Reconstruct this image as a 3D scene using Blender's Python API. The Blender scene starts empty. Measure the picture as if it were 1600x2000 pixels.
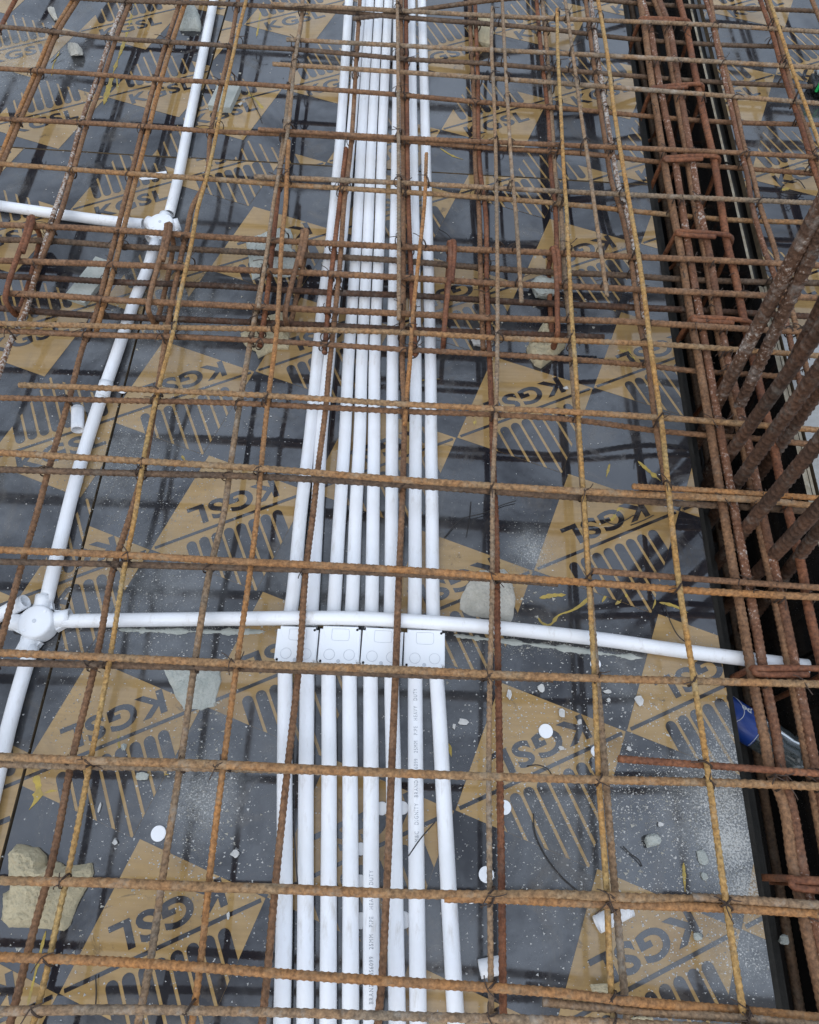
import bpy, bmesh, math, random
import numpy as np
from mathutils import Vector, Matrix, noise
random.seed(7); rng = np.random.default_rng(7)
S = bpy.context.scene; C = S.collection
# ------------------------------------------------------------------ camera
FPX, CAMH = 1420.0, 1.25
_n = np.array([0, -700, -FPX]); _n /= np.linalg.norm(_n)
_d = np.array([115, 2880, -FPX]); _d -= _n * _d.dot(_n); _d /= np.linalg.norm(_d)
RM = np.array([np.cross(_d, -_n), _d, -_n])           # camera axes -> world
cd = bpy.data.cameras.new('camera'); cam = bpy.data.objects.new('camera', cd); C.objects.link(cam)
cd.sensor_fit = 'VERTICAL'; cd.sensor_height = 24.0; cd.lens = FPX / 2000 * 24.0
cd.clip_start = 0.02; cd.clip_end = 500
cam.matrix_world = Matrix.Translation((0, 0, CAMH)) @ Matrix(RM.tolist()).to_4x4()
S.camera = cam
# ------------------------------------------------------------------ sky, sun, exposure
W = bpy.data.worlds.new('World'); S.world = W; W.use_nodes = True
wn = W.node_tree.nodes; wl = W.node_tree.links; wn.clear()
sky = wn.new('ShaderNodeTexSky'); sky.sky_type = 'NISHITA'; sky.sun_disc = False
SUN_EL, SUN_AZ = math.radians(48), math.radians(200)
sky.sun_elevation = SUN_EL; sky.sun_rotation = SUN_AZ
sky.air_density = 1.6; sky.dust_density = 3.0; sky.ozone_density = 1.0
bg = wn.new('ShaderNodeBackground'); bg.inputs[1].default_value = 0.15
wo = wn.new('ShaderNodeOutputWorld'); wl.new(bg.outputs[0], wo.inputs[0])
# a closed, thin and bright cloud layer over the clear sky
tcw = wn.new('ShaderNodeTexCoord'); sx = wn.new('ShaderNodeSeparateXYZ'); wl.new(tcw.outputs['Generated'], sx.inputs[0])
mrw = wn.new('ShaderNodeMapRange'); wl.new(sx.outputs[2], mrw.inputs[0]); mrw.inputs[1].default_value = 0; mrw.inputs[2].default_value = 1; mrw.inputs[3].default_value = 2.3; mrw.inputs[4].default_value = 2.6
cl = wn.new('ShaderNodeTexNoise'); cl.inputs['Scale'].default_value = 2.6; cl.inputs['Detail'].default_value = 6; wl.new(tcw.outputs['Generated'], cl.inputs[0])
mr2 = wn.new('ShaderNodeMapRange'); wl.new(cl.outputs[0], mr2.inputs[0]); mr2.inputs[1].default_value = .3; mr2.inputs[2].default_value = .7; mr2.inputs[3].default_value = .6; mr2.inputs[4].default_value = 1.25
mw = wn.new('ShaderNodeMath'); mw.operation = 'MULTIPLY'; wl.new(mrw.outputs[0], mw.inputs[0]); wl.new(mr2.outputs[0], mw.inputs[1])
cs = wn.new('ShaderNodeVectorMath'); cs.operation = 'SCALE'; cs.inputs[0].default_value = (2.25, 2.6, 3.15); wl.new(mw.outputs[0], cs.inputs[3])
mxw = wn.new('ShaderNodeMix'); mxw.data_type = 'RGBA'; mxw.inputs[0].default_value = .8
wl.new(sky.outputs[0], mxw.inputs[6]); wl.new(cs.outputs[0], mxw.inputs[7]); wl.new(mxw.outputs[2], bg.inputs[0])
sd = bpy.data.lights.new('sun', 'SUN'); sd.energy = 0.6; sd.angle = math.radians(60); sd.color = (1, .95, .88)
sun = bpy.data.objects.new('sun', sd); C.objects.link(sun)
sdir = Vector((math.sin(SUN_AZ) * math.cos(SUN_EL), math.cos(SUN_AZ) * math.cos(SUN_EL), math.sin(SUN_EL)))
sun.rotation_euler = sdir.to_track_quat('Z', 'Y').to_euler(); sun.location = sdir * 20
S.view_settings.view_transform = 'Standard'; S.view_settings.look = 'None'
S.view_settings.exposure = 0.42; S.view_settings.gamma = 1.0; S.view_settings.use_curve_mapping = False

# ------------------------------------------------------------------ helpers
def P(x, y, z=0.0):
    """world point at height z seen at photo position (x, y)"""
    r = RM @ np.array([x - 800.0, 1000.0 - y, -FPX]); t = (z - CAMH) / r[2]
    return Vector((r[0] * t, r[1] * t, z))
def tag(o, label=None, cat=None, group=None, kind=None):
    if label: o['label'] = label
    if cat: o['category'] = cat
    if group: o['group'] = group
    if kind: o['kind'] = kind
    return o
def empty(name, loc=(0, 0, 0)):
    o = bpy.data.objects.new(name, None); C.objects.link(o); o.location = loc; o.empty_display_size = .05
    return o
def link(name, me, mat=None, parent=None, loc=(0, 0, 0)):
    o = bpy.data.objects.new(name, me); C.objects.link(o); o.location = loc
    if mat is not None and not me.materials:
        for m in (mat if isinstance(mat, (list, tuple)) else [mat]): me.materials.append(m)
    if parent is not None: o.parent = parent
    return o
def np_mesh(name, v, quads=None, tris=None, smooth=True):
    me = bpy.data.meshes.new(name); v = np.asarray(v, dtype=np.float32)
    me.vertices.add(len(v)); me.vertices.foreach_set('co', v.ravel())
    loops = []; starts = []; n = 0
    if quads is not None and len(quads):
        loops.append(np.asarray(quads, np.int32).ravel()); starts.append(np.arange(len(quads)) * 4); n = len(quads) * 4
    if tris is not None and len(tris):
        loops.append(np.asarray(tris, np.int32).ravel()); starts.append(n + np.arange(len(tris)) * 3)
    lo = np.concatenate(loops); st = np.concatenate(starts).astype(np.int32)
    me.loops.add(len(lo)); me.loops.foreach_set('vertex_index', lo)
    me.polygons.add(len(st)); me.polygons.foreach_set('loop_start', st)
    me.polygons.foreach_set('use_smooth', np.full(len(st), smooth))
    me.update(calc_edges=True); me.validate()
    return me
def bm_mesh(name, bm, smooth=False):
    me = bpy.data.meshes.new(name); bm.normal_update(); bm.to_mesh(me); bm.free()
    if smooth:
        me.polygons.foreach_set('use_smooth', [True] * len(me.polygons))
    return me
def add_box(bm, c, s, rot=0.0):
    r = bmesh.ops.create_cube(bm, size=1.0)
    M = Matrix.Translation(c) @ Matrix.Rotation(rot, 4, 'Z') @ Matrix.Diagonal((s[0], s[1], s[2], 1))
    bmesh.ops.transform(bm, matrix=M, verts=r['verts']); return r['verts']
def add_cyl(bm, c, r, h, seg=16, axis=None, r2=None):
    q = bmesh.ops.create_cone(bm, cap_ends=True, segments=seg, radius1=r, radius2=r if r2 is None else r2, depth=h)
    M = Matrix.Translation(c)
    if axis is not None: M = M @ Vector(axis).to_track_quat('Z', 'Y').to_matrix().to_4x4()
    bmesh.ops.transform(bm, matrix=M, verts=q['verts']); return q['verts']
def smooth_path(pts, step):
    p = np.array([list(q) for q in pts], float)
    d = np.r_[0, np.cumsum(np.linalg.norm(np.diff(p, axis=0), axis=1))]
    n = max(2, int(d[-1] / step) + 1); s = np.linspace(0, d[-1], n)
    if len(p) == 2: return np.stack([np.interp(s, d, p[:, k]) for k in range(3)], 1), s
    m = np.gradient(p, d, axis=0); i = np.clip(np.searchsorted(d, s, 'right') - 1, 0, len(d) - 2)
    h = (d[i + 1] - d[i])[:, None]; t = ((s - d[i]) / (d[i + 1] - d[i]))[:, None]
    return ((2*t**3 - 3*t**2 + 1) * p[i] + (t**3 - 2*t**2 + t) * h * m[i] + (-2*t**3 + 3*t**2) * p[i+1] + (t**3 - t**2) * h * m[i+1]), s
def fillet(pts, rad, n=5):
    pts = [Vector(p) for p in pts]; out = [pts[0]]
    for a, b, c in zip(pts[:-2], pts[1:-1], pts[2:]):
        u = (a - b); w = (c - b); r = min(rad, u.length * .45, w.length * .45)
        p0 = b + u.normalized() * r; p2 = b + w.normalized() * r
        for k in range(n + 1):
            t = k / n; out.append(p0 * (1-t)**2 + b * (2*t*(1-t)) + p2 * t*t)
    out.append(pts[-1]); return out
def tube_np(path, rad, seg, s=None, rib=None, up=(0, 0, 1), caps=True):
    """swept tube; rib=(height, pitch, slant, phase) adds rolled deformations"""
    n = len(path); T = np.gradient(path, axis=0); T /= np.linalg.norm(T, axis=1)[:, None] + 1e-12
    U = np.tile(np.array(up, float), (n, 1))
    if abs(T[:, 2]).max() > .8:                                   # bends out of the flat: carry the frame along
        u = np.cross(T[0], [.3, .9, .1]); u /= np.linalg.norm(u); U = np.zeros((n, 3))
        for i in range(n):
            u = u - T[i] * u.dot(T[i]); u /= np.linalg.norm(u); U[i] = u
    else:
        U -= T * (U * T).sum(1)[:, None]; U /= np.linalg.norm(U, axis=1)[:, None]
    B = np.cross(T, U); th = np.arange(seg) * 2 * math.pi / seg
    R = np.full((n, seg), rad, float) if np.isscalar(rad) else np.repeat(np.asarray(rad)[:, None], seg, 1)
    if rib:
        h, pitch, sl, ph = rib; tw = th[None, :] + ph + s[:, None] * 1.3
        side = np.sin(tw); frac = (s[:, None] / pitch + np.where(side > 0, sl, -sl) * np.cos(tw) + .5 * (side > 0)) % 1.0
        pulse = np.clip(1.25 - np.abs(frac - .5) / (.26 if pitch < .014 else .16), 0, 1)
        R = R + h * np.sqrt(np.abs(side)) * pulse + h * .7 * np.clip((np.abs(np.cos(tw)) - .93) / .07, 0, 1)
    V = path[:, None, :] + R[..., None] * (np.cos(th)[None, :, None] * B[:, None, :] + np.sin(th)[None, :, None] * U[:, None, :])
    V = V.reshape(-1, 3); i = np.arange(n - 1)[:, None] * seg; j = np.arange(seg)[None, :]; k = (j + 1) % seg
    Q = np.stack([i + j, i + k, i + seg + k, i + seg + j], -1).reshape(-1, 4); Tr = None
    if caps:
        V = np.vstack([V, path[0], path[-1]]); a, b = len(V) - 2, len(V) - 1; j = np.arange(seg); k = (j + 1) % seg
        Tr = np.vstack([np.stack([np.full(seg, a), k, j], 1), np.stack([np.full(seg, b), (n-1)*seg + j, (n-1)*seg + k], 1)])
    return V, Q, Tr

# ------------------------------------------------------------------ materials
def nodes(name):
    m = bpy.data.materials.new(name); m.use_nodes = True; t = m.node_tree
    return m, t.nodes, t.links, t.nodes['Principled BSDF']
def N(nd, typ, **kw):
    n = nd.new(typ)
    for k, v in kw.items():
        if k.startswith('i_'): n.inputs[k[2:].replace('_', ' ')].default_value = v
        else: setattr(n, k, v)
    return n
def ramp(nd, a, b, ca=(0, 0, 0, 1), cb=(1, 1, 1, 1)):
    r = nd.new('ShaderNodeValToRGB'); e = r.color_ramp.elements
    e[0].position, e[0].color = a, ca; e[1].position, e[1].color = b, cb; return r
def mixc(nd, lk, fac, a, b):
    m = nd.new('ShaderNodeMix'); m.data_type = 'RGBA'
    for s, v in ((0, fac), (6, a), (7, b)):
        if hasattr(v, 'links'): lk.new(v, m.inputs[s])
        else: m.inputs[s].default_value = v
    return m.outputs[2]
def math_(nd, lk, op, a, b=None, c=None):
    m = nd.new('ShaderNodeMath'); m.operation = op
    for s, v in enumerate((a, b, c)):
        if v is None: continue
        if hasattr(v, 'links'): lk.new(v, m.inputs[s])
        else: m.inputs[s].default_value = v
    return m.outputs[0]
def rust(name, base, patch, dust=(.25, .2, .15), dust_amt=.3, mortar=0.0):
    m, nd, lk, b = nodes(name)
    tc = N(nd, 'ShaderNodeTexCoord'); oi = N(nd, 'ShaderNodeObjectInfo')
    add = N(nd, 'ShaderNodeVectorMath', operation='ADD'); lk.new(tc.outputs['Object'], add.inputs[0])
    sc = N(nd, 'ShaderNodeVectorMath', operation='SCALE'); lk.new(oi.outputs['Random'], sc.inputs[3]); sc.inputs[0].default_value = (31, 17, 9)
    lk.new(sc.outputs[0], add.inputs[1]); co = add.outputs[0]
    n1 = N(nd, 'ShaderNodeTexNoise', i_Scale=9, i_Detail=5, i_Roughness=.65); lk.new(co, n1.inputs[0])
    n2 = N(nd, 'ShaderNodeTexNoise', i_Scale=160, i_Detail=4, i_Roughness=.7); lk.new(co, n2.inputs[0])
    n3 = N(nd, 'ShaderNodeTexNoise', i_Scale=420, i_Detail=2); lk.new(co, n3.inputs[0])
    n4 = N(nd, 'ShaderNodeTexNoise', i_Scale=28, i_Detail=6, i_Roughness=.75); lk.new(co, n4.inputs[0])
    r1 = ramp(nd, .38, .62); lk.new(n1.outputs[0], r1.inputs[0])
    c = mixc(nd, lk, r1.outputs[0], (*base, 1), (*patch, 1))
    r2 = ramp(nd, .35, .7, (.48, .45, .43, 1), (1.45, 1.38, 1.27, 1)); lk.new(n2.outputs[0], r2.inputs[0])
    mul = nd.new('ShaderNodeMix'); mul.data_type = 'RGBA'; mul.blend_type = 'MULTIPLY'; mul.inputs[0].default_value = 1
    lk.new(c, mul.inputs[6]); lk.new(r2.outputs[0], mul.inputs[7]); c = mul.outputs[2]
    r4 = ramp(nd, .52, .72); lk.new(n4.outputs[0], r4.inputs[0])
    c = mixc(nd, lk, math_(nd, lk, 'MULTIPLY', r4.outputs[0], dust_amt), c, (*dust, 1))
    if mortar:
        mm = math_(nd, lk, 'ADD', math_(nd, lk, 'MULTIPLY', n2.outputs[0], .6), math_(nd, lk, 'MULTIPLY', n1.outputs[0], .4))
        r5 = ramp(nd, .54 - mortar * .1, .62 - mortar * .1); lk.new(mm, r5.inputs[0]); c = mixc(nd, lk, r5.outputs[0], c, (.46, .42, .37, 1))
    lk.new(c, b.inputs['Base Color']); b.inputs['Roughness'].default_value = .7; b.inputs['Specular IOR Level'].default_value = .25
    bp = N(nd, 'ShaderNodeBump', i_Strength=.35, i_Distance=.0008); lk.new(n3.outputs[0], bp.inputs['Height']); lk.new(bp.outputs[0], b.inputs['Normal'])
    return m
RUST = dict(
    brown=rust('rust_brown', (.155, .083, .046), (.225, .125, .066)),
    red=rust('rust_red', (.14, .056, .030), (.22, .092, .045), dust_amt=.25),
    orange=rust('rust_orange', (.34, .16, .055), (.25, .14, .068), (.33, .25, .15), .45),
    yellow=rust('rust_yellow', (.36, .245, .10), (.37, .20, .065), (.36, .31, .22), .55),
    grey=rust('rust_grey', (.20, .155, .11), (.27, .17, .095), (.36, .33, .28), .65),
    tan=rust('rust_tan', (.25, .165, .09), (.29, .155, .068), (.34, .29, .21), .55),
    dark=rust('rust_dark', (.10, .07, .05), (.15, .095, .06), (.20, .175, .135), .5),
    darkest=rust('rust_darkest', (.06, .036, .025), (.10, .052, .032), (.22, .20, .17), .5),
    mortar=rust('rust_mortared', (.19, .10, .055), (.24, .12, .06), mortar=.75),
    mortar2=rust('rust_mortar_flecked', (.135, .066, .038), (.19, .085, .045), mortar=-.2),
    starter=rust('rust_starter', (.085, .05, .034), (.14, .075, .046), (.36, .33, .29), .6, mortar=-.1),
)
def dust_nodes(nd, lk, col, amount=1.0):
    """cement dust and grit lying on the boards, laid out in world space so that it runs on from board to board"""
    g = N(nd, 'ShaderNodeNewGeometry'); pos = g.outputs['Position']
    big = N(nd, 'ShaderNodeTexNoise', i_Scale=2.6, i_Detail=6, i_Roughness=.62); lk.new(pos, big.inputs[0])
    mid = N(nd, 'ShaderNodeTexNoise', i_Scale=26, i_Detail=8, i_Roughness=.75); lk.new(pos, mid.inputs[0])
    fine = N(nd, 'ShaderNodeTexNoise', i_Scale=330, i_Detail=3, i_Roughness=.7); lk.new(pos, fine.inputs[0])
    cover = None
    for (px, py, rad, s) in DUST:
        q = P(px, py); vd = N(nd, 'ShaderNodeVectorMath', operation='DISTANCE'); lk.new(pos, vd.inputs[0]); vd.inputs[1].default_value = q
        mr = N(nd, 'ShaderNodeMapRange', interpolation_type='SMOOTHSTEP'); lk.new(vd.outputs['Value'], mr.inputs[0])
        mr.inputs[1].default_value = rad; mr.inputs[2].default_value = 0; mr.inputs[3].default_value = 0; mr.inputs[4].default_value = s
        cover = mr.outputs[0] if cover is None else math_(nd, lk, 'MAXIMUM', cover, mr.outputs[0])
    rb = ramp(nd, .42, .72); lk.new(big.outputs[0], rb.inputs[0])
    k = math_(nd, lk, 'ADD', math_(nd, lk, 'MULTIPLY', rb.outputs[0], .34), cover)
    rm = ramp(nd, .36, .68); lk.new(mid.outputs[0], rm.inputs[0])
    film = math_(nd, lk, 'MULTIPLY', math_(nd, lk, 'MULTIPLY', k, math_(nd, lk, 'MULTIPLY_ADD', rm.outputs[0], .7, .3)), .8 * amount); film = math_(nd, lk, 'MINIMUM', film, .85)
    mud = N(nd, 'ShaderNodeTexNoise', i_Scale=7.5, i_Detail=9, i_Roughness=.74, i_Distortion=1.2); lk.new(pos, mud.inputs[0])
    rmud = ramp(nd, .53, .70); lk.new(mud.outputs[0], rmud.inputs[0]); mudf = math_(nd, lk, 'MULTIPLY', rmud.outputs[0], .55 * amount)
    col = mixc(nd, lk, mudf, col, (.095, .075, .052, 1))
    c = mixc(nd, lk, film, col, (.30, .31, .30, 1))
    sp = math_(nd, lk, 'ADD', math_(nd, lk, 'MULTIPLY', fine.outputs[0], 1.0), math_(nd, lk, 'MULTIPLY', k, .22))
    rs = ramp(nd, .715, .765); lk.new(sp, rs.inputs[0]); c = mixc(nd, lk, math_(nd, lk, 'MULTIPLY', rs.outputs[0], .8), c, (.5, .49, .45, 1))
    rough = math_(nd, lk, 'ADD', math_(nd, lk, 'MULTIPLY_ADD', mudf, .45, math_(nd, lk, 'MULTIPLY', film, .75)), math_(nd, lk, 'ADD', .015, math_(nd, lk, 'MULTIPLY', mid.outputs[0], .08)))
    return c, rough, mid, fine, pos
DUST = [(1405, 1570, .12, 1.0), (1420, 1650, .10, 1.15), (1450, 1730, .07, 1.0), (1400, 1500, .09, .8), (1390, 1580, .15, .7), (1250, 1330, .12, .2), (1130, 1620, .14, .25), (240, 900, .17, .5), (330, 1130, .2, .45), (395, 1560, .11, .6), (1040, 1075, .075, .8),
        (120, 850, .14, .35), (300, 600, .25, .45), (1440, 1470, .1, .8), (1450, 1850, .09, .5), (60, 120, .25, .5), (700, 1230, .3, .4), (1090, 1600, .2, .35)]
def film_mat(name, col, amount=1.0, grain=False, ior=1.62):
    m, nd, lk, b = nodes(name)
    base = (*col, 1)
    g = N(nd, 'ShaderNodeNewGeometry')
    mp = N(nd, 'ShaderNodeMapping'); mp.inputs['Scale'].default_value = (5, 60, 5); lk.new(g.outputs['Position'], mp.inputs[0])
    gr = N(nd, 'ShaderNodeTexNoise', i_Scale=2.2, i_Detail=6, i_Roughness=.6); lk.new(mp.outputs[0], gr.inputs[0])
    st = N(nd, 'ShaderNodeTexNoise', i_Scale=7, i_Detail=5, i_Roughness=.6); lk.new(g.outputs['Position'], st.inputs[0])
    f = 1.0 if grain else .6
    r = ramp(nd, .35, .7, (1 - .12 * f, 1 - .13 * f, 1 - .15 * f, 1), (1 + .06 * f,) * 3 + (1,)); lk.new(gr.outputs[0], r.inputs[0])
    mul = nd.new('ShaderNodeMix'); mul.data_type = 'RGBA'; mul.blend_type = 'MULTIPLY'; mul.inputs[0].default_value = 1
    mul.inputs[6].default_value = base; lk.new(r.outputs[0], mul.inputs[7]); c = mul.outputs[2]
    if grain:                                                     # rusty drips and water stains
        r2 = ramp(nd, .50, .72); lk.new(st.outputs[0], r2.inputs[0]); c = mixc(nd, lk, math_(nd, lk, 'MULTIPLY', r2.outputs[0], .6), c, (.17, .095, .03, 1))
        wr = N(nd, 'ShaderNodeTexNoise', i_Scale=11, i_Detail=12, i_Roughness=.8, i_Distortion=.8); lk.new(g.outputs['Position'], wr.inputs[0])
        r3 = ramp(nd, .585, .66); lk.new(wr.outputs[0], r3.inputs[0]); c = mixc(nd, lk, math_(nd, lk, 'MULTIPLY', r3.outputs[0], .8), c, (.05, .043, .036, 1))
    c, rough, mid, fine, pos = dust_nodes(nd, lk, c, amount)
    lk.new(c, b.inputs['Base Color']); lk.new(rough, b.inputs['Roughness']); b.inputs['IOR'].default_value = ior
    wt = N(nd, 'ShaderNodeTexNoise', i_Scale=4.2, i_Detail=7, i_Roughness=.68, i_Distortion=.6); lk.new(pos, wt.inputs[0]); mr = N(nd, 'ShaderNodeMapRange'); lk.new(wt.outputs[0], mr.inputs[0])
    mr.inputs[1].default_value = .38; mr.inputs[2].default_value = .56; mr.inputs[3].default_value = .22; mr.inputs[4].default_value = .55; lk.new(mr.outputs[0], b.inputs['Specular IOR Level'])
    bp = N(nd, 'ShaderNodeBump', i_Strength=.06, i_Distance=.002)
    wv = N(nd, 'ShaderNodeTexNoise', i_Scale=14, i_Detail=3); lk.new(pos, wv.inputs[0]); lk.new(wv.outputs[0], bp.inputs['Height'])
    lk.new(bp.outputs[0], b.inputs['Normal'])
    return m
M_film = film_mat('film_face', (.016, .016, .020), ior=1.86)
M_ink = film_mat('dark_print', (.020, .019, .022), ior=1.84)
M_tan = film_mat('tan_print', (.36, .235, .098), amount=.55, grain=True, ior=1.6)
M_bare = film_mat('dusty_board', (.36, .36, .345), amount=.3, ior=1.45)
def simple(name, col, rough=.5, spec=.5, var=.15, scale=30, bump=0.0, bscale=200, ior=1.5, trans=0.0, col2=None, smear=0.0):
    m, nd, lk, b = nodes(name)
    tc = N(nd, 'ShaderNodeTexCoord'); n = N(nd, 'ShaderNodeTexNoise', i_Scale=scale, i_Detail=5, i_Roughness=.65); lk.new(tc.outputs['Object'], n.inputs[0])
    c2 = col2 or tuple(x * (1 - 2 * var) for x in col)
    r = ramp(nd, .35, .65, (*c2, 1), (*col, 1)); lk.new(n.outputs[0], r.inputs[0]); lk.new(r.outputs[0], b.inputs['Base Color'])
    b.inputs['Roughness'].default_value = rough; b.inputs['Specular IOR Level'].default_value = spec; b.inputs['IOR'].default_value = ior
    b.inputs['Transmission Weight'].default_value = trans
    if smear:                                                     # thin rusty and cement smears
        mp = N(nd, 'ShaderNodeMapping'); mp.inputs['Scale'].default_value = (22, 6, 22); lk.new(tc.outputs['Object'], mp.inputs[0])
        ns = N(nd, 'ShaderNodeTexNoise', i_Scale=2.4, i_Detail=9, i_Roughness=.72); lk.new(mp.outputs[0], ns.inputs[0])
        rs = ramp(nd, .57, .72); lk.new(ns.outputs[0], rs.inputs[0]); lk.new(mixc(nd, lk, math_(nd, lk, 'MULTIPLY', rs.outputs[0], smear), r.outputs[0], (.40, .35, .28, 1)), b.inputs['Base Color'])
    if bump:
        n2 = N(nd, 'ShaderNodeTexNoise', i_Scale=bscale, i_Detail=6, i_Roughness=.7); lk.new(tc.outputs['Object'], n2.inputs[0])
        bp = N(nd, 'ShaderNodeBump', i_Strength=bump, i_Distance=.004); lk.new(n2.outputs[0], bp.inputs['Height']); lk.new(bp.outputs[0], b.inputs['Normal'])
    return m
M_pvc = simple('white_pvc', (.82, .83, .85), .30, .5, .02, 9, col2=(.75, .75, .745), smear=.45)
M_pvc2 = simple('white_pvc_box', (.82, .83, .84), .38, .5, .01, 8, smear=.25)
M_hole_shade = simple('hole_shade', (.02, .02, .02), .8, .1)  # near-black colour in place of the shade inside screw holes
M_ring = simple('moulded_mark', (.66, .68, .71), .5)
M_print = simple('grey_pipe_print', (.33, .35, .38), .6)
M_conc = simple('concrete_lump', (.54, .51, .44), .9, .2, .14, 40, .8, 220, col2=(.42, .40, .34))
M_yconc = simple('stained_concrete_lump', (.60, .51, .33), .9, .2, .15, 26, 1.0, 160, col2=(.46, .40, .27))
M_gconc = simple('green_grey_mortar', (.50, .51, .46), .92, .2, .12, 30, .8, 240, col2=(.38, .40, .36))
M_flake = simple('white_flake', (.62, .61, .58), .8, .2, .15, 60)
M_grit = simple('cement_grit', (.46, .45, .41), .95, .1, .3, 900)
M_smear = simple('yellow_smear', (.46, .33, .06), .6, .4, .2, 60, .3, 150, col2=(.30, .22, .07))
M_wire = simple('black_wire', (.03, .026, .024), .6, .4, .2, 100)
M_tie = simple('rusty_tie_wire', (.07, .045, .032), .65, .3, .25, 200)
M_edge = simple('cut_board_edge', (.40, .36, .28), .9, .1, .2, 60, .4, 120, col2=(.28, .23, .16))
M_ply = simple('board_core', (.20, .15, .095), .9, .1, .2, 60, .3, 150)
M_trench = film_mat('trench_film', (.022, .02, .019), amount=.25, ior=1.45)
M_wet = simple('wet_dark_timber', (.030, .028, .024), .75, .25, .25, 18, .4, 60)
M_ground = simple('ground_soil', (.16, .14, .11), .95, .1, .2, 1.5)

# ------------------------------------------------------------------ setting: ground, deck boards, trench
bm = bmesh.new(); v = [bm.verts.new(q) for q in ((-300, -300, -2.9), (300, -300, -2.9), (300, 300, -2.9), (-300, 300, -2.9))]; bm.faces.new(v)
tag(link('ground', bm_mesh('ground', bm), M_ground), kind='structure')
deck = tag(empty('formwork_deck'), kind='structure')
trench = tag(empty('beam_trench'), kind='structure')
TH = .018
def panel(poly, top_mat=None, z=0.0):
    """film-faced board: dark face on top, cut plywood edge round it"""
    bm = bmesh.new(); t = [bm.verts.new((x, y, z)) for x, y in poly]; b = [bm.verts.new((x, y, z - TH)) for x, y in poly]; n = len(poly)
    f = bm.faces.new(t); f.material_index = 0; bm.faces.new(b[::-1]).material_index = 0
    for i in range(n):
        q = bm.faces.new((t[i], b[i], b[(i+1) % n], t[(i+1) % n])); q.material_index = 1
    bmesh.ops.recalc_face_normals(bm, faces=bm.faces)
    return link('plywood_panel', bm_mesh('plywood_panel', bm), [top_mat or M_film, M_ply], deck)
def clip(poly, planes):
    for (a, b, c) in planes:                                      # keep a*x + b*y <= c
        out = []
        for i in range(len(poly)):
            p, q = poly[i], poly[(i+1) % len(poly)]; dp = a*p[0] + b*p[1] - c; dq = a*q[0] + b*q[1] - c
            if dp <= 0: out.append(p)
            if dp * dq < 0:
                t = dp / (dp - dq); out.append((p[0] + t*(q[0]-p[0]), p[1] + t*(q[1]-p[1])))
        poly = out
        if len(poly) < 3: return []
    return poly
def planes_of(poly):
    c = np.mean(poly, 0); out = []
    for i in range(len(poly)):
        p, q = poly[i], poly[(i+1) % len(poly)]; a, b = q[1]-p[1], -(q[0]-p[0]); l = math.hypot(a, b); a /= l; b /= l; k = a*p[0] + b*p[1]
        if a*c[0] + b*c[1] > k: a, b, k = -a, -b, -k
        out.append((a, b, k - .0002))
    return out
def text_tris(body, size, bold=0.0, space=1.0):
    cu = bpy.data.curves.new('lettering', 'FONT'); cu.body = body; cu.size = size; cu.offset = bold; cu.resolution_u = 5; cu.space_character = space
    o = bpy.data.objects.new('lettering', cu); C.objects.link(o)
    bpy.context.view_layer.update()
    me = o.evaluated_get(bpy.context.evaluated_depsgraph_get()).to_mesh(); me.calc_loop_triangles()
    v = np.array([x.co[:2] for x in me.vertices]); t = np.array([x.vertices[:] for x in me.loop_triangles])
    o.to_mesh_clear(); bpy.data.objects.remove(o); bpy.data.curves.remove(cu)
    return v, t
lv, lt = text_tris('KGSL', 1.0, .032, 1.12)
mn, mx = lv.min(0), lv.max(0)
LET = np.stack([-.101 + (lv[:, 0]-mn[0]) / (mx[0]-mn[0]) * .174, -.0555 + (lv[:, 1]-mn[1]) / (mx[1]-mn[1]) * .042], 1)
E1 = np.array([.285, .133]); E3 = np.array([.1435, -.2825]); U1 = E1 / np.linalg.norm(E1); V1 = np.array([-U1[1], U1[0]])
HW, HH = .1560, .1550
DIA = [(-HW, 0), (0, HH), (HW, 0), (0, -HH)]
PR = []
for k in range(8):
    a = (k - 3.5) * .0241; r = .0095; top = .0135
    arc = [(a + r * math.cos(t), top + r - r * math.sin(t)) for t in np.linspace(0, math.pi, 9)]
    PR.append(arc + [(a - r, .2), (a + r, .2)])
LINE = [(-.149, -.003), (.149, -.003), (.149, .003), (-.149, .003)]
def marks(parent, poly, node, upright, rows):
    """the printed rhombus of one sheet, repeated on the sheet's lattice and cut off at its edges"""
    pp = planes_of(poly); dp = planes_of(DIA); sg = 1 if upright else -1
    for (i, j) in rows:
        ctr = np.array(node) + i * E1 + j * E3 + E1 / 2
        w = lambda q: tuple(ctr + sg * (q[0] * U1 + q[1] * V1))
        tan = clip([w(q) for q in DIA], pp)
        if len(tan) < 3: continue
        bm = bmesh.new()
        def put(pl, z, mi):
            if len(pl) < 3: return
            vs = [bm.verts.new((x, y, z)) for x, y in pl]
            f = bm.faces.new(vs); f.material_index = mi
            if f.normal.z < 0 or sum((vs[k].co.x * vs[(k+1) % len(vs)].co.y - vs[(k+1) % len(vs)].co.x * vs[k].co.y) for k in range(len(vs))) < 0: f.normal_flip()
        put(tan, .0004, 0)
        for pr in PR: put(clip([w(q) for q in clip(pr, dp)], pp), .0008, 1)
        put(clip([w(q) for q in LINE], pp), .0008, 1)
        for t in lt: put(clip([w(LET[k]) for k in t], pp), .0008, 1)
        link('printed_mark', bm_mesh('printed_mark', bm), [M_tan, M_ink], parent)
G = .0022
RNG = [(i, j) for i in range(-9, 9) for j in range(-9, 9)]
pA = [(-.632, -.62), (.532, -.62), (.532, 1.532), (-.625, 1.590)]
pB = [(-.622, 1.5945), (.532, 1.5365), (.556, 3.4), (-.585, 3.4)]
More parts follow.
